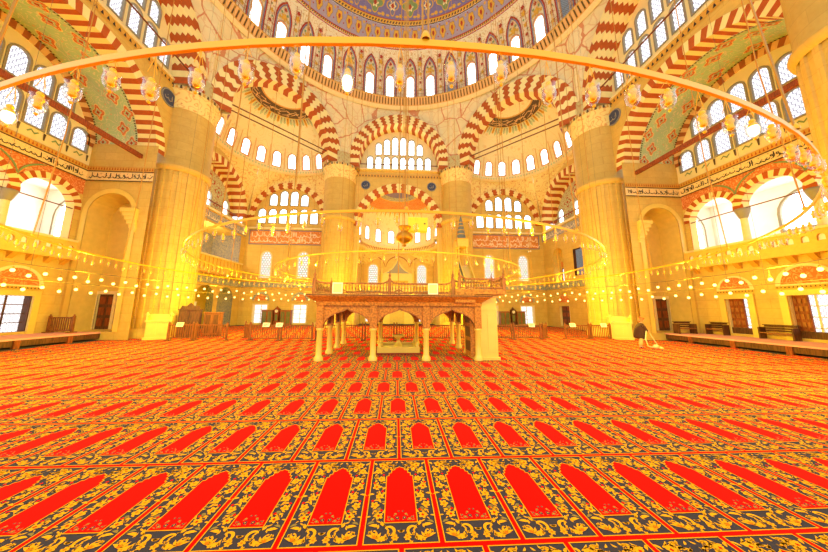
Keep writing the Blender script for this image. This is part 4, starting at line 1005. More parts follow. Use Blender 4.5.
def ring_chandelier(r, z, n, ncab, cab0, label, bar, lit=()):
    t = thing('ring_chandelier', label, 'chandelier', (0, 0, z), 0, None)
    mb = MB(); K = 180; w, h = bar
    prof = [(r - w / 2, -h / 2), (r + w / 2, -h / 2), (r + w / 2, h / 2), (r - w / 2, h / 2), (r - w / 2, -h / 2)]
    mb.lathe(prof, 'ring gold', K, smooth=False); mb.build('ring', t)
    for i in range(ncab):
        a = cab0 + 2 * pi * i / ncab; c = MB(); ztop = 26.7 + sqrt(15.55 ** 2 - r * r) - z; x, y = r * sin(a), r * cos(a)
        for s in (-1, 1): c.tube([(x + s * .02 * cos(a), y - s * .02 * sin(a), h / 2), (x * .985 + s * .015 * cos(a), y * .985 - s * .015 * sin(a), 3), (x * .96, y * .96, ztop * .98)], .0075, 'cable', 5)
        c.lathe([(.03, 0), (.035, .02), (.02, .06), (0, .07)], 'ring gold', 8, (x, y, h / 2)); c.build('cable', t)
    L = []
    for i in range(n):
        a = 2 * pi * (i + .5) / n; p = Vector((r * sin(a), r * cos(a), -h / 2)); s = seen(p + Vector((0, 0, z - .2)))
        L.append((s, i, p))
    L.sort(key=lambda q: -q[0]); rest = MB()
    for k, (s, i, p) in enumerate(L):
        if s == 0: continue
        me, gl = LAMPS[(i * 1) % 4]
        if k < 100:
            o = link('lamp', me, t, p); g = link('glass_cup', gl, o)
        else: merge(rest, me, p); merge(rest, gl, p)
    if rest.v: rest.build('lamp', t, kind='stuff')
    return t, L
C1 = ring_chandelier(11.0, 3.72, 204, 18, pi, 'outermost gold ring chandelier, its bar sweeping across the whole dome and arches', (.022, .05))
C2 = ring_chandelier(7.95, 3.72, 144, 12, pi, 'middle gold ring chandelier, curving just above the yellow hanging box', (.022, .05))
C3 = ring_chandelier(5.35, 3.55, 96, 8, pi, 'innermost gold ring chandelier hanging directly over the wooden tribune', (.02, .04))
# the few lamps of the outer ring that burn bright
for tx, ty in ((10, 130), (757, 148), (364, 66)):
    best = None
    for (s, i, p) in C1[1]:
        w = p + Vector((0, 0, 3.72 - DROPS[i % 4] - .06)); d = w - CAMP; f = d.dot(cF)
        if f < .3: continue
        e = hypot(PPX + FPX * d.dot(cR) / f - tx, PPY - FPX * d.dot(cU) / f - ty)
        if best is None or e < best[0]: best = (e, w)
    b = MB(); b.lathe([(0, .055), (.025, .035), (.034, 0), (.024, -.05), (0, -.065)], 'hot bulb glow', 12); b.build('lit_bulb', C1[0], best[1] - Vector((0, 0, 3.72)))
def make_bulb():
    mb = MB(); mb.lathe([(0, -.065), (.035, -.055), (.055, -.02), (.05, .02), (.025, .05), (0, .055)], 'bulb glow', 10)
    mb.lathe([(.028, .045), (.03, .09), (.012, .11), (0, .115)], 'bronze', 8); mb.tube([(0, 0, .1), (0, 0, .3)], .004, 'wire', 4)
    o = mb.build('bulb'); me = o.data; bpy.data.objects.remove(o); return me
BULB = make_bulb()
def garland(r, z, n, label):
    t = thing('bulb_garland', label, 'lights', (0, 0, z))
    mb = MB(); mb.tube([(r * sin(a), r * cos(a), .3) for a in [2 * pi * i / 160 for i in range(160)]], .012, 'wire', 5, True); mb.build('hoop', t)
    for i in range(12):
        a = 2 * pi * (i + .5) / 12; c = MB(); c.tube([(r * sin(a), r * cos(a), .3), (r * .97 * sin(a), r * .97 * cos(a), 26.7 + sqrt(15.5 ** 2 - r * r) - z)], .006, 'wire', 4); c.build('cable', t)
    L = []
    for i in range(n):
        a = 2 * pi * (i + .5) / n; p = Vector((r * sin(a), r * cos(a), (.06 if i % 2 else -.06))); s = seen(p + Vector((0, 0, z)))
        if s: L.append((s, p))
    L.sort(key=lambda q: -q[0]); rest = MB()
    for k, (s, p) in enumerate(L):
        if k < 100: link('bulb', BULB, t, p)
        else: merge(rest, BULB, p)
    if rest.v: rest.build('bulb', t, kind='stuff')
garland(12.75, 3.02, 156, 'wide hoop of glowing round bulbs, upper of the two bulb hoops')
garland(13.9, 2.62, 150, 'widest hoop of glowing round bulbs, lower of the two bulb hoops')
t = thing('globe_lamp', 'brass globe lamp hanging in the middle, just below and beside the yellow box', 'lamp', (.2, -.2, 4.9))
mb = MB(); mb.lathe([(0, .0), (.08, .02), (.1, .08), (.06, .14), (.2, .2), (.38, .32), (.42, .48), (.36, .62), (.2, .72), (.18, .8), (.3, .95), (.32, 1.0), (.28, 1.0)], 'bronze', 24); mb.build('globe', t)
mb = MB(); mb.tube([(0, 0, .9), (0, 0, 36.7)], .02, 'cable', 5); mb.build('chain', t)
t = thing('hanging_box', 'plain yellow box hanging on a cable beside the brass globe lamp', 'box', (.86, 0, 5.72))
mb = MB(); mb.box(-.48, .48, -.2, .2, 0, .68, 'yellow enamel'); mb.build('case', t)
mb = MB(); mb.lathe([(.04, 0), (.04, .02), (0, .02)], 'dark line', 10, (0, 0, 0)); o = mb.build('port', t, (.33, -.2, .36)); o.rotation_euler = (pi / 2, 0, 0)
mb = MB(); mb.tube([(-.2, 0, .68), (0, 0, 2), (.2, 0, .68)], .012, 'cable', 4); mb.tube([(0, 0, 2), (0, 0, 36)], .012, 'cable', 4); mb.build('cable', t)

# ---------------------------------------------------------------- muezzin's tribune
def tribune():
    t = thing('tribune', 'carved orange wooden tribune on short marble columns, in the middle of the carpet', 'platform', (0, .22, 0))
    xs = [-3.05, -1.02, 1.02, 3.05]; ys = [-2.37, -.77, .83, 2.38]
    for i, x in enumerate(xs):
        for j, y in enumerate(ys):
            if 0 < i < 3 and 0 < j < 3: continue
            mb = MB(); mb.lathe([(.17, 0), (.17, .1), (.13, .16), (.115, .2), (.105, 1.08), (.14, 1.13), (.15, 1.2), (0, 1.2)], 'marble', 8); mb.build('column', t, (x, y, 0))
            mb = MB(); mb.box(-.13, .13, -.13, .13, 1.2, 2.07, 'carved wood'); mb.build('carved_post', t, (x, y, 0))
    def arch(a, b, nrm, m):
        c = Vector(((a[0] + b[0]) / 2, (a[1] + b[1]) / 2, 0)); Lh = hypot(b[0] - a[0], b[1] - a[1]) / 2 - .12
        P = Plane(c, nrm); mb = MB()
        h = [(Lh, 1.2), (Lh * .97, 1.36), (Lh * .86, 1.52), (Lh * .7, 1.65), (Lh * .5, 1.74), (Lh * .3, 1.8), (Lh * .12, 1.85), (0, 1.92)]
        hole = h + [(-u, v) for u, v in reversed(h[:-1])]
        out = [(-Lh, 1.2), (-Lh, 2.1), (Lh, 2.1), (Lh, 1.2)] 
        poly = [(-Lh - .02, 2.1)] + [(-Lh - .02, 1.2)] + list(reversed(hole)) + [(Lh + .02, 1.2), (Lh + .02, 2.1)]
        for w in (.07, -.07): panel(mb, P, poly, [], 'carved wood', w)
        reveal(mb, P, hole, .07, -.07, m, False)
        L2 = [(u * .93, 1.2 + (v - 1.2) * 1.08) for u, v in hole]
        for i in range(len(hole) - 1): mb.face([P(*hole[i], .08), P(*hole[i + 1], .08), P(L2[i + 1][0] * 1.07, L2[i + 1][1], .08), P(L2[i][0] * 1.07, L2[i][1], .08)], 'rail wood')
        mb.face([P(u, v, .085) for u, v in rect(-Lh, Lh, 1.99, 2.03)], 'rail wood'); mb.build('arch_panel', t)
    for i in range(3):
        for y, n in ((ys[0], (0, -1, 0)), (ys[3], (0, 1, 0))): arch((xs[i], y), (xs[i + 1], y), n, 'dark wood')
        for x, n in ((xs[0], (-1, 0, 0)), (xs[3], (1, 0, 0))): arch((x, ys[i]), (x, ys[i + 1]), n, 'dark wood')
    mb = MB(); x, y = 3.05, 2.4
    def lp(e, z): return [(-x - e, -y - e, z), (x + e, -y - e, z), (x + e, y + e, z), (-x - e, y + e, z)]
    mb.grid([lp(.14, 2.06), lp(.16, 2.2), lp(.42, 2.38), lp(.46, 2.4), lp(.46, 2.48)], 'carved wood', False, True)
    mb.face(lp(.46, 2.48), 'rail wood'); mb.face(lp(.1, 2.08), 'dark wood'); mb.grid([lp(.47, 2.42), lp(.47, 2.46)], 'dark wood', False, True); mb.build('deck', t)
    def post(px, py, z0, z1):
        mb = MB(); mb.box(-.06, .06, -.06, .06, z0, z1 - .35, 'rail wood'); mb.lathe([(.07, z1 - .35), (.03, z1 - .28), (.055, z1 - .2), (.02, z1 - .1), (.015, z1), (0, z1 + .02)], 'rail wood', 8); mb.build('rail_post', t, (px, py, 0))
    def rail(a, b, z0, h, rise=True, step=.115):
        a, b = Vector(a), Vector(b); L = (b - a).length; n = max(2, int(L / step)); mb = MB(); D = (b - a)
        f = lambda s: z0 + h + (.14 * (max(0, 1 - s * L / .35) ** 2 + max(0, 1 - (1 - s) * L / .35) ** 2) if rise else 0)
        mb.bar((a.x, a.y, z0 + .06), (b.x, b.y, z0 + .06), .07, .05, 'rail wood')
        q = [a + D * (i / 14) for i in range(15)]
        for i in range(14): mb.bar((q[i].x, q[i].y, f(i / 14)), (q[i + 1].x, q[i + 1].y, f((i + 1) / 14)), .08, .06, 'rail wood')
        mb.build('handrail', t); mb = MB()
        for i in range(1, n):
            p = a + D * (i / n); z1 = f(i / n); zz = z0 + .08
            mb.lathe([(.014, zz), (.014, zz + .08), (.026, zz + .16), (.014, zz + .24), (.014, z1)], 'rail wood', 6, (p.x, p.y, 0))
        mb.build('baluster_lattice', t)
    X, Y = 3.28, 2.62
    pts = [(-X, -Y, 3.42), (-.42, -Y, 3.42), (2.05, -Y, 3.45), (X, Y, 3.4), (-X, Y, 3.4), (0, Y, 3.4), (-X, 0, 3.4), (X, 0, 3.4)]
    for p in pts: post(p[0], p[1], 2.48, p[2])
    for a, b in ((0, 1), (1, 2), (4, 5), (5, 3), (0, 6), (6, 4), (3, 7)): rail(pts[a][:2] + (0,), pts[b][:2] + (0,), 2.48, .42)
    # side balcony carried by the stone pulpit block
    mb = MB(); mb.box(2.12, 4.1, -2.75, -1.35, 2.52, 2.72, 'carved wood'); mb.box(2.12, 2.9, -2.72, -1.4, 2.2, 2.52, 'carved wood'); mb.build('balcony_floor', t)
    q = [(2.3, -2.68), (4.05, -2.68), (4.05, -1.4), (2.3, -1.4)]
    for i, p in enumerate(q): post(p[0], p[1], 2.72, 3.5 if i else 3.5)
    for a, b in ((0, 1), (1, 2), (3, 2)): rail(q[a] + (0,), q[b] + (0,), 2.72, .4)
    for px in (-2.38, 1.25):
        mb = MB(); mb.box(-.19, .19, -.03, .03, 0, .42, 'paper'); mb.box(-.15, .15, -.035, -.03, .05, .37, 'cream voussoir'); o = mb.build('notice_board', None, (px, .22 - Y - .1, 2.5)); tag(o, 'pale rectangular board on the tribune railing, nearer its %s' % ('clock-side end' if px < 0 else 'stone-block end'), 'board')
    s = thing('stone_stair_block', 'yellowish marble block with shelved side holding up the tribune balcony', 'block', (3.42, -1.6, 0))
    mb = MB(); mb.box(-.5, .5, -.58, .52, 0, .1, 'marble'); mb.box(-.44, .44, -.52, .46, .1, 2.5, 'marble'); mb.box(-.47, .47, -.55, .49, 1.9, 1.98, 'marble'); mb.box(-.47, .47, -.55, .49, 2.42, 2.5, 'marble')
    for e in (-.22, .22): mb.box(e - .17, e + .17, -.535, -.52, .3, 1.75, 'marble')
    mb.build('body', s); mb = MB()
    mb.box(-.62, -.44, -.46, .4, .1, 2.05, 'carved wood')
    for z in (.3, .85, 1.4): mb.box(-.63, -.6, -.36, .3, z, z + .4, 'dark wood')
    mb.build('side_shelf', s)
    f = thing('fountain', 'low square marble fountain with a pedestal bowl, under the tribune', 'fountain', (-.03, .1, 0))
    mb = MB(); mb.box(-.98, .98, -.98, .98, 0, .06, 'red shirt'); mb.box(-.92, .92, -.92, .92, .06, .2, 'marble'); 
    for a, b, c, d in ((-.92, .92, -.92, -.72), (-.92, .92, .72, .92), (-.92, -.72, -.72, .72), (.72, .92, -.72, .72)): mb.box(a, b, c, d, .2, .3, 'marble')
    mb.build('basin', f); mb = MB(); mb.lathe([(.2, .2), (.18, .3), (.09, .36), (.08, .55), (.14, .6), (.28, .68), (.3, .74), (.24, .74), (.1, .68), (0, .67)], 'marble', 20); mb.build('pedestal_bowl', f)
    mb = MB()
    for a in (-1, 1):
        for b in (-1, 1): mb = MB(); mb.lathe([(.1, .3), (.06, .36), (.09, .42), (0, .5)], 'marble', 10, (a * .82, b * .82, 0)); mb.build('corner_knob', f)
tribune()

# ---------------------------------------------------------------- fences and their notices
def fence(a, b, label, loc_z=0., h=1.0):
    a, b = Vector(a + (0,)), Vector(b + (0,)); L = (b - a).length; t = thing('fence_section', label, 'fence', (a.x, a.y, loc_z), atan2(b.y - a.y, b.x - a.x))
    for x in (0.06, L - .06):
        mb = MB(); mb.box(x - .05, x + .05, -.05, .05, .05, h, 'fence wood'); mb.box(x - .06, x + .06, -.22, .22, 0, .06, 'fence wood'); mb.lathe([(.06, h), (.03, h + .03), (.045, h + .07), (0, h + .1)], 'fence wood', 8, (x, 0, 0)); mb.build('post', t)
    for z in (.14, h - .1):
        mb = MB(); mb.box(.1, L - .1, -.025, .025, z - .035, z + .035, 'fence wood'); mb.build('rail', t)
    mb = MB(); n = max(3, int(L / .14))
    for i in range(1, n): x = .1 + (L - .2) * i / n; mb.box(x - .022, x + .022, -.014, .014, .17, h - .13, 'fence wood')
    mb.build('slat_row', t); return t
fence((-13.65, 4.05), (-12.15, 4.05), 'brown slatted fence section starting at the marble reading seat beside the lodge-side pier')
fence((-12.1, 4.05), (-10.2, 4.05), 'brown slatted fence section in front of the plain brown cabinet, before the gap')
fence((-10.0, 5.5), (-9.0, 4.2), 'short angled fence section turned back beside the gap, on the lodge side')
fence((-8.9, 4.0), (-7.15, 4.0), 'brown fence section carrying one notice, below the tall arched windows on the lodge side')
fence((-7.1, 4.0), (-5.15, 4.0), 'brown fence section whose end post stands just before the tribune corner, lodge side')
fence((-5.1, 4.2), (-2.15, 4.2), 'long brown fence section seen through the first tribune arch')
fence((-2.1, 4.2), (-.2, 4.2), 'brown fence section behind the fountain, seen through the middle tribune arch, clock side')
fence((-.15, 4.2), (1.7, 4.2), 'brown fence section behind the fountain, seen through the middle tribune arch, pulpit side')
fence((1.75, 4.2), (4.9, 4.4), 'long brown fence section behind the tribune arch next to the stone block')
fence((4.95, 4.4), (7.45, 4.6), 'brown fence section emerging from behind the stone block')
fence((7.5, 4.6), (9.4, 4.6), 'brown fence section in front of the glazed cabinet with the dark clock')
fence((9.55, 4.72), (10.35, 5.6), 'short angled fence section turned back beside the gap, on the vacuuming person\'s side')
fence((11.1, 4.8), (12.85, 4.8), 'brown fence section after the gap, in front of the dark side door')
fence((12.9, 4.8), (14.3, 4.75), 'brown fence section ending at the marble reading seat near the vacuuming person')
fence((-19.95, 3.7), (-18.55, 3.7), 'small weathered fence standing on the carpeted platform beside the dark niche door', .46, .95)
for x, y, lab in ((-12.9, 3.98, 'on the fence beside the lodge-side marble reading seat'), (-7.9, 3.93, 'hanging mid-fence in front of the glazed bookcases, lodge side'), (-7.12, 3.9, 'on the post between two fence sections, lodge side'), (8.7, 4.53, 'on the fence in front of the glazed cabinet'), (11.6, 4.73, 'on the fence in front of the dark side door'), (13.7, 4.66, 'on the last fence section toward the vacuuming person')):
    mb = MB(); mb.box(-.2, .2, -.012, .012, -.13, .13, 'paper')
    for k in range(3): mb.box(-.14, .14 - .05 * k, -.016, -.012, .05 - .06 * k, .07 - .06 * k, 'dark line')
    o = mb.build('paper_notice', None, (x, y - .06, .93)); o.rotation_euler = (-.35, 0, 0); tag(o, 'small pale paper notice ' + lab, 'notice')

# ---------------------------------------------------------------- furniture by the walls
def cabinet(x, y, rz, w, h, dp, label, glass=True, crest=False, wood_='rail wood'):
    t = thing('cabinet', label, 'cabinet', (x, y, 0), rz)
    mb = MB(); mb.box(-w / 2, w / 2, -dp / 2, dp / 2, 0, .12, 'dark wood'); mb.box(-w / 2, w / 2, -dp / 2 + .03, dp / 2, .12, h, wood_); mb.box(-w / 2 - .05, w / 2 + .05, -dp / 2 - .04, dp / 2, h, h + .07, wood_); mb.build('body', t)
    for e in (-1, 1):
        mb = MB(); x0, x1 = sorted((e * .02, e * (w / 2 - .03))); f = -dp / 2 + .03
        for a, b, c, d in ((x0, x1, .16, .24), (x0, x1, h - .1, h - .03), (x0, x0 + .07, .24, h - .1), (x1 - .07, x1, .24, h - .1)): mb.box(a, b, f - .03, f, c, d, wood_)
        mb.box(x0 + .07, x1 - .07, f - .012, f, .24, h - .1, 'cabinet glass' if glass else 'dark wood')
        if glass: mb.box((x0 + x1) / 2 - .012, (x0 + x1) / 2 + .012, f - .03, f - .012, .24, h - .1, wood_); mb.box(x0 + .07, x1 - .07, f - .03, f - .012, h * .55, h * .55 + .025, wood_)
        d = mb.build('door', t); k = MB(); k.lathe([(.015, 0), (.02, .02), (0, .035)], 'bronze', 8); o = k.build('knob', d, (e * .1, f - .03, h * .5)); o.rotation_euler = (pi / 2, 0, 0)
    if crest:
        mb = MB(); F = Plane((0, -dp / 2 + .1, 0), (0, -1, 0)); c = [(-w / 2, h + .07), (w / 2, h + .07), (w * .4, h + .3), (w * .2, h + .26), (0, h + .5), (-w * .2, h + .26), (-w * .4, h + .3)]
        for q in (0, -.05): mb.face([F(u, v, q) for u, v in c], wood_)
        reveal(mb, F, c, 0, -.05, wood_); mb.build('crest', t)
    return t
def clock(x, y, label, wd, h):
    t = thing('longcase_clock', label, 'clock', (x, y, 0)); mb = MB()
    mb.box(-.3, .3, -.2, .2, 0, .4, wd); mb.box(-.22, .22, -.16, .16, .4, h - .55, wd); mb.box(-.28, .28, -.19, .19, h - .55, h - .1, wd); mb.lathe([(.3, h - .1), (.24, h - .02), (.08, h + .08), (.04, h + .2), (0, h + .24)], wd, 12); mb.build('case', t)
    mb = MB(); F = Plane((0, -.195, 0), (0, -1, 0)); mb.face([F(.17 * cos(a), h - .33 + .17 * sin(a)) for a in [2 * pi * i / 24 for i in range(24)]], 'clock face'); mb.bar((0, -.2, h - .33), (0, -.2, h - .2), .015, .01, 'script black', Vector((0, 1, 0))); mb.bar((0, -.2, h - .33), (.08, -.2, h - .36), .015, .01, 'script black', Vector((0, 1, 0))); mb.build('dial', t)
    mb = MB(); mb.box(-.13, .13, -.17, -.16, .55, h - .7, 'cabinet glass'); mb.build('glass_door', t)
cabinet(-14.28, 17.55, 0, 1.15, 1.62, .5, 'glazed wooden bookcase between the low windows, clock and bookcase end nearer the lodge')
cabinet(-12.3, 17.55, 0, 1.15, 1.62, .5, 'glazed wooden bookcase between the red wooden clock and the low window nearer the tribune')
clock(-13.28, 17.5, 'longcase clock in a red-brown wooden case between two glazed bookcases', 'beam wood', 1.9)
cabinet(12.4, 17.55, 0, 1.1, 1.62, .5, 'glazed wooden bookcase behind the fence, just past the stone block, next to the dark clock')
cabinet(14.3, 17.55, 0, .95, 1.62, .5, 'glazed wooden bookcase between the dark clock and the bright low window')
clock(13.4, 17.5, 'longcase clock in a dark case between two glazed bookcases', 'dark wood', 1.95)
cabinet(-13.7, 5.7, .4, 1.1, 1.75, .55, 'tall dark wooden cabinet with a wavy crest, beside the fluted pier behind the fence', False, True, 'dark wood')
cabinet(-12.6, 6.3, .2, .95, 1.55, .5, 'plain brown wooden cabinet next to the tall crested cabinet', False, False, 'fence wood')
def reading_seat(x, y, rz, label):
    t = thing('reading_seat', label, 'seat', (x, y, 0), rz); mb = MB(); mb.box(-.62, .62, -.4, .4, 0, .14, 'marble'); mb.box(-.55, .55, -.34, .34, .14, 1.05, 'marble')
    for e in (-.27, .27): mb.box(e - .2, e + .2, -.36, -.34, .28, .92, 'marble')
    mb.box(-.62, .62, -.4, .4, 1.05, 1.15, 'marble'); mb.build('body', t)
    mb = MB(); mb.box(-.6, .6, .26, .36, 1.15, 1.5, 'marble')
    for e in (-.55, .55): mb.box(e - .05, e + .05, -.3, .26, 1.15, 1.4, 'marble'); mb.lathe([(.07, 1.4), (.1, 1.5), (.05, 1.6), (0, 1.66)], 'marble', 10, (e, -.3, 0))
    mb.build('parapet', t)
reading_seat(-14.75, 4.75, .5, 'pale marble reading seat at the foot of the lodge-side fluted pier')
reading_seat(15.05, 4.85, -.5, 'pale marble reading seat at the foot of the pier next to the vacuuming person')
def bench(x, y, rz, w, label):
    t = thing('bench', label, 'bench', (x, y, .46), rz)
    for e in (-1, 1): mb = MB(); mb.box(e * (w / 2 - .03) - .03, e * (w / 2 - .03) + .03, -.2, .2, 0, .62, 'dark wood'); mb.build('side_panel', t)
    mb = MB(); mb.box(-w / 2 + .06, w / 2 - .06, -.2, .12, .3, .35, 'rail wood'); mb.build('seat', t)
    mb = MB()
    for z in (.4, .52, .64): mb.box(-w / 2 + .06, w / 2 - .06, .13, .17, z, z + .09, 'dark wood')
    mb.box(-w / 2, w / 2, .1, .2, .73, .77, 'dark wood'); mb.build('back_slat', t)
bench(18.6, 3.9, 0, 1.2, 'dark wooden bench across the corner of the platform, next to the niche door')
bench(19.93, 3.2, -pi / 2, .95, 'dark wooden bench against the wall between the niche corner and the patterned door')
bench(19.93, .55, -pi / 2, 1.3, 'dark wooden bench against the wall between the patterned door and the bright window door')
def minbar():
    t = thing('minbar', 'tall narrow stepped pulpit with a banded grey cone roof against the round pier', 'pulpit', (6.5, 13.5, 0))
    mb = MB()
    for k in range(22): mb.box(-.42, .42, -6.2 + .25 * k, -6.2 + .25 * (k + 1) + .02, 0, .28 * (k + 1), 'marble')
    mb.build('steps', t)
    for e in (-1, 1):
        mb = MB(); F = Plane((e * .5, 0, 0), (e, 0, 0)); u = lambda y: F.u(e * .5, y); L = [(u(-6.4), 0), (u(.6), 0), (u(.6), 7.0), (u(-.7), 7.0), (u(-6.4), .95)]
        for w in (0, -.08): mb.face([F(a, b, w) for a, b in L], 'marble')
        reveal(mb, F, L, 0, -.08, 'marble'); L2 = [(u(-6.1), .5), (u(-.9), 6.0), (u(-.9), 6.7), (u(-6.2), 1.05)]; mb.face([F(a, b, .01) for a, b in L2], 'roundel blue'); mb.face([F(a, b, .02) for a, b in [(u(-5), 1.3), (u(-3.2), 3.2), (u(-3.2), 3.9), (u(-5), 2.0)]], 'beam wood'); mb.build('flank', t)
    for ex in (-.42, .42):
        for ey in (-.6, .45): mb = MB(); mb.lathe([(.08, 6.2), (.06, 6.3), (.06, 8.1), (.1, 8.2)], 'marble', 10, (ex, ey, 0)); mb.build('kiosk_post', t)
    mb = MB(); mb.box(-.55, .55, -.72, .6, 8.15, 8.95, 'loge wood'); mb.box(-.6, .6, -.77, .65, 8.9, 9.02, 'gold trim'); mb.build('canopy', t)
    mb = MB(); mb.lathe([(.52, 9.0), (.5, 9.1), (.42, 9.6), (.42, 9.62), (.3, 10.3), (.18, 11.0), (.06, 11.5), (0, 11.6)], 'lead cone', 12)
    for z, r in ((9.5, .46), (9.95, .38), (10.4, .3), (10.8, .23)): mb.lathe([(r, z), (r + .02, z + .05), (r - .02, z + .1)], 'gold trim', 12)
    mb.build('cone_roof', t); mb = MB(); mb.lathe([(.03, 11.5), (.1, 11.65), (.03, 11.8), (.07, 11.9), (0, 12.1)], 'bronze', 10); mb.build('finial', t)
    mb = MB(); mb.box(-.6, -.45, -6.7, -6.45, 0, 2.9, 'marble'); mb.box(.45, .6, -6.7, -6.45, 0, 2.9, 'marble'); mb.box(-.65, .65, -6.72, -6.43, 2.4, 3.0, 'marble'); mb.build('portal', t)
minbar()
# front balustrade of the royal lodge
t = thing('lodge_balustrade', 'solid yellow balustrade of the raised royal lodge in the corner beside the fluted pier', 'balustrade', (-17.8, 13.6, 5.1))
mb = MB(); mb.box(0, .18, -3.6, 3.9, .12, 1.6, 'loge wood'); mb.build('parapet_panel', t)
mb = MB(); mb.box(-.05, .3, -3.65, 4.0, 1.6, 1.72, 'pale trim'); mb.box(-.05, .34, -3.65, 4.0, 0, .12, 'gold trim'); mb.build('rail', t)
mb = MB()
for i in range(14): y = -3.4 + i * .54; mb.box(.18, .24, y - .02, y + .02, .2, 1.55, 'gold trim'); mb.lathe([(.05, -.02), (.09, -.12), (.03, -.25), (0, -.3)], 'gold trim', 8, (.2, y, 0))
mb.build('moulding_strip', t)

t = thing('security_camera', 'small white security camera high in the corner beside the red inscription panel', 'camera', (15.85, 17.72, 8.75))
mb = MB(); mb.box(-.06, .06, .1, .28, .05, .17, 'paper'); mb.tube([(0, .2, .1), (0, 0, .12)], .03, 'paper', 6); mb.build('bracket', t)
mb = MB(); mb.bar((-.2, -.1, .06), (.2, -.14, .14), .16, .16, 'paper'); mb.build('housing', t); mb = MB(); mb.bar((-.24, -.095, .052), (-.2, -.1, .06), .11, .11, 'script black'); mb.build('lens', t)

# ---------------------------------------------------------------- the person vacuuming
def skin(name, verts, edges, rad, m, parent, lv=2):
    me = bpy.data.meshes.new(name); me.from_pydata(verts, edges, []); o = link(name, me, parent)
    sk = o.modifiers.new('skin', 'SKIN'); sk.use_smooth_shade = True
    for i, r in enumerate(rad): me.skin_vertices[0].data[i].radius = (r, r) if not isinstance(r, tuple) else r
    me.skin_vertices[0].data[0].use_root = True
    s = o.modifiers.new('sub', 'SUBSURF'); s.levels = lv; s.render_levels = lv
    me.materials.append(M[m]); return o
def person():
    t = thing('person', 'person in a light headscarf, dark jacket and beige trousers, bending over a vacuum cleaner wand', 'person', (12.6, .95, 0))
    # local: +x towards the wand, -y towards the hall's rear; joints
    pel, chest, neck, head = (0, 0, .80), (.10, -.05, 1.16), (.15, -.07, 1.30), (.19, -.10, 1.42)
    hl, kl, al, tl = (-.06, -.10, .76), (-.02, -.14, .42), (-.10, -.10, .07), (-.02, -.2, .035)
    hr, kr, ar, tr_ = (.06, .09, .76), (.17, .05, .42), (.18, .10, .07), (.28, .04, .035)
    sl, el, wl = (.04, -.21, 1.20), (.12, -.30, .97), (.30, -.22, .84)
    sr, er, wr = (.18, .10, 1.18), (.32, .06, 1.00), (.40, -.10, .90)
    V = [pel, chest, neck, head, hl, kl, al, tl, hr, kr, ar, tr_, sl, el, wl, sr, er, wr, (.2, -.105, 1.50)]
    E = [(0, 1), (1, 2), (2, 3), (3, 18), (0, 4), (4, 5), (5, 6), (6, 7), (0, 8), (8, 9), (9, 10), (10, 11), (1, 12), (12, 13), (13, 14), (1, 15), (15, 16), (16, 17)]
    body = skin('body', V, E, [.12, .12, .05, .09, .08, .06, .04, .035, .08, .06, .04, .035, .06, .042, .03, .06, .042, .03, .06], 'skin', t)
    # hands: palm and five bent fingers each, closed on the wand
    for w, d in ((wl, Vector((.9, .5, -.35))), (wr, Vector((.7, -.5, -.5)))):
        w = Vector(w); d.normalize(); s = d.cross(Z).normalized(); up = s.cross(d)
        HV = [tuple(w), tuple(w + d * .07)]; HE = [(0, 1)]; HR = [.026, .03]
        for k, L in zip((-1.5, -.5, .5, 1.5), (.05, .06, .055, .042)):
            b = len(HV); p = w + d * .08 + up * k * .018; HV += [tuple(p), tuple(p + d * L * .5 + s * .02), tuple(p + d * L * .4 + s * .05)]; HE += [(1, b), (b, b + 1), (b + 1, b + 2)]; HR += [.009, .009, .008]
        b = len(HV); HV += [tuple(w + d * .03 + up * .035), tuple(w + d * .075 + up * .05 + s * .03)]; HE += [(0, b), (b, b + 1)]; HR += [.011, .009]
        skin('hand', HV, HE, HR, 'skin', body, 1)
    mb = MB(); hd = Vector(head) + Vector((.005, -.004, .035)); f = Vector((.55, -.7, -.35)).normalized(); sd = f.cross(Z).normalized(); u2 = sd.cross(f)
    for e in (-1, 1):
        c = hd + f * .088 + sd * e * .032 + u2 * .012; mb.lathe([(0, -.008), (.009, 0), (0, .008)], 'shoe', 8, tuple(c))
    c = hd + f * .095 - u2 * .012; mb.lathe([(0, -.02), (.013, -.012), (.005, .015), (0, .02)], 'skin', 8, tuple(c)); c = hd + f * .088 - u2 * .045
    mb.bar(c - sd * .02, c + sd * .02, .01, .007, 'red shirt'); mb.build('face', body)
    skin('headscarf', [tuple(hd - f * .03 - u2 * .0), tuple(hd - f * .035 + u2 * .05), tuple(hd - f * .05 - u2 * .10), tuple(hd - f * .01 - u2 * .15)], [(0, 1), (0, 2), (2, 3)], [.112, .085, .085, .08], 'scarf', t)
    jv = [(.02, 0, .44), (.03, -.01, .62), (.05, -.02, .85), chest, (.14, -.06, 1.25), sl, el, (.25, -.245, .87), sr, er, (.385, -.06, .92)]
    skin('jacket', jv, [(0, 1), (1, 2), (2, 3), (3, 4), (3, 5), (5, 6), (6, 7), (3, 8), (8, 9), (9, 10)], [.27, .27, .25, (.19, .21), .09, .095, .075, .06, .095, .075, .06], 'dark jacket', t)
    skin('shirt_front', [(.20, -.17, 1.15), (.22, -.18, .98), (.19, -.16, .84)], [(0, 1), (1, 2)], [.055, .07, .06], 'red shirt', t)
    skin('trousers', [(0, 0, .82), hl, kl, (-.08, -.105, .15), hr, kr, (.175, .095, .15)], [(0, 1), (1, 2), (2, 3), (0, 4), (4, 5), (5, 6)], [.1, .09, .09, .085, .09, .09, .085], 'beige trousers', t)
    for a, b in ((al, tl), (ar, tr_)):
        skin('shoe', [(a[0], a[1], .05), ((a[0] + b[0]) / 2, (a[1] + b[1]) / 2, .04), (b[0], b[1], .035)], [(0, 1), (1, 2)], [.05, .045, .035], 'shoe', t)
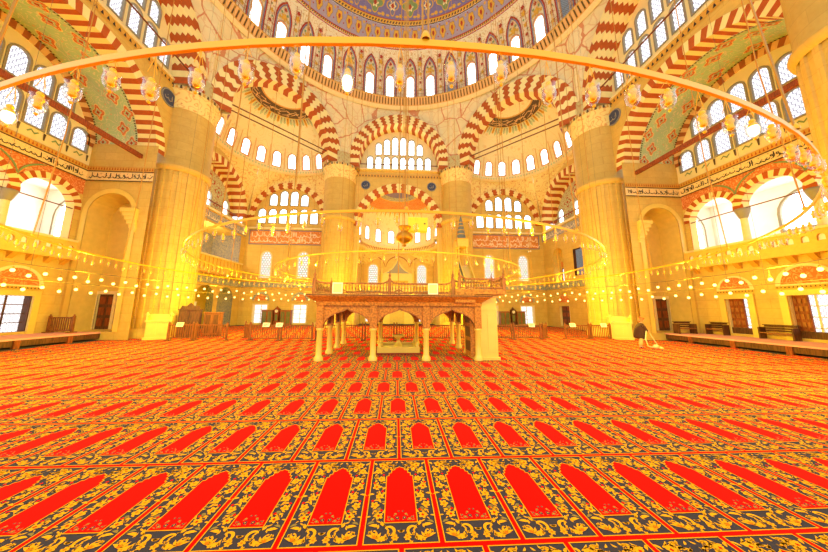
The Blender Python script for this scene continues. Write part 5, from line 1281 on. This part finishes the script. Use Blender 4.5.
    v = thing('vacuum_cleaner', 'cream vacuum cleaner wand and floor nozzle held by the person', 'vacuum cleaner', (12.6, .95, 0))
    mb = MB(); mb.tube([(.26, -.2, .93), (.42, -.17, .80), (.62, -.2, .42), (.78, -.22, .1)], .022, 'vacuum plastic', 8); mb.build('wand', v)
    mb = MB(); mb.tube([(.26, -.2, .93), (.2, -.24, .95), (.12, -.32, .85), (.0, -.36, .5), (.06, -.4, .12), (.3, -.42, .09)], .026, 'vacuum plastic', 8); mb.build('hose', v)
    mb = MB(); q = [(-.06, -.16), (.1, -.13), (.1, .13), (-.06, .16)]; mb.grid([[(.82 + x, -.22 + y, 0) for x, y in q], [(.82 + x, -.22 + y, .05) for x, y in q], [(.8 + x * .4, -.22 + y * .5, .1) for x, y in q]], 'vacuum plastic', False, True); mb.face([(.8 + x * .4, -.22 + y * .5, .1) for x, y in q], 'vacuum plastic'); mb.build('nozzle', v)
    skin('tank', [(.3, -.42, .11), (.5, -.4, .13), (.62, -.38, .1)], [(0, 1), (1, 2)], [.1, .12, .07], 'vacuum plastic', v)
person()

# ---------------------------------------------------------------- light: the lamps of the hall, added lodge fills and the daylight outside
def lamp(p, e, c=(1, .775, .03), r=.07):
    l = bpy.data.lights.new('chandelier_or_fill_light', 'POINT'); l.energy = e; l.color = c; l.shadow_soft_size = r
    o = bpy.data.objects.new('chandelier_or_fill_light', l); COL.objects.link(o); o.location = p
E_OUT, E_MID, E_IN = 560, 180, 110
for i in range(24):
    a = 2 * pi * (i + .5) / 24; p = (12.75 * sin(a), 12.75 * cos(a), 2.98)
    if p[1] > -9.5: lamp(p, E_OUT)
for i in range(10): a = 2 * pi * (i + .5) / 10; lamp((7.95 * sin(a), 7.95 * cos(a), 3.35), E_MID)
for i in range(6): a = 2 * pi * (i + .5) / 6; lamp((5.35 * sin(a), 5.35 * cos(a), 3.2), E_IN)
lamp((-19.4, 13.6, 8.6), 380, (1, .85, .5)); lamp((-19.6, 13.4, 3.6), 220)  # fill lights without a lamp, added to brighten the lodge and its passage
w = bpy.data.worlds.new('daylight'); SC.world = w; w.use_nodes = True
bg = w.node_tree.nodes['Background']; bg.inputs[0].default_value = (.95, 1, 1.1, 1); bg.inputs[1].default_value = 1.4
for m in ('bulb glow', 'hot bulb glow', 'blind pane'):
    M[m].cycles.emission_sampling = 'NONE'
vs = SC.view_settings; vs.view_transform = 'Standard'; vs.look = 'None'; vs.gamma = 1; vs.exposure = 0; vs.use_curve_mapping = False
SC.cycles.use_denoising = True; SC.cycles.max_bounces = 6; SC.cycles.diffuse_bounces = 4; SC.cycles.transparent_max_bounces = 12; SC.cycles.sample_clamp_indirect = 8
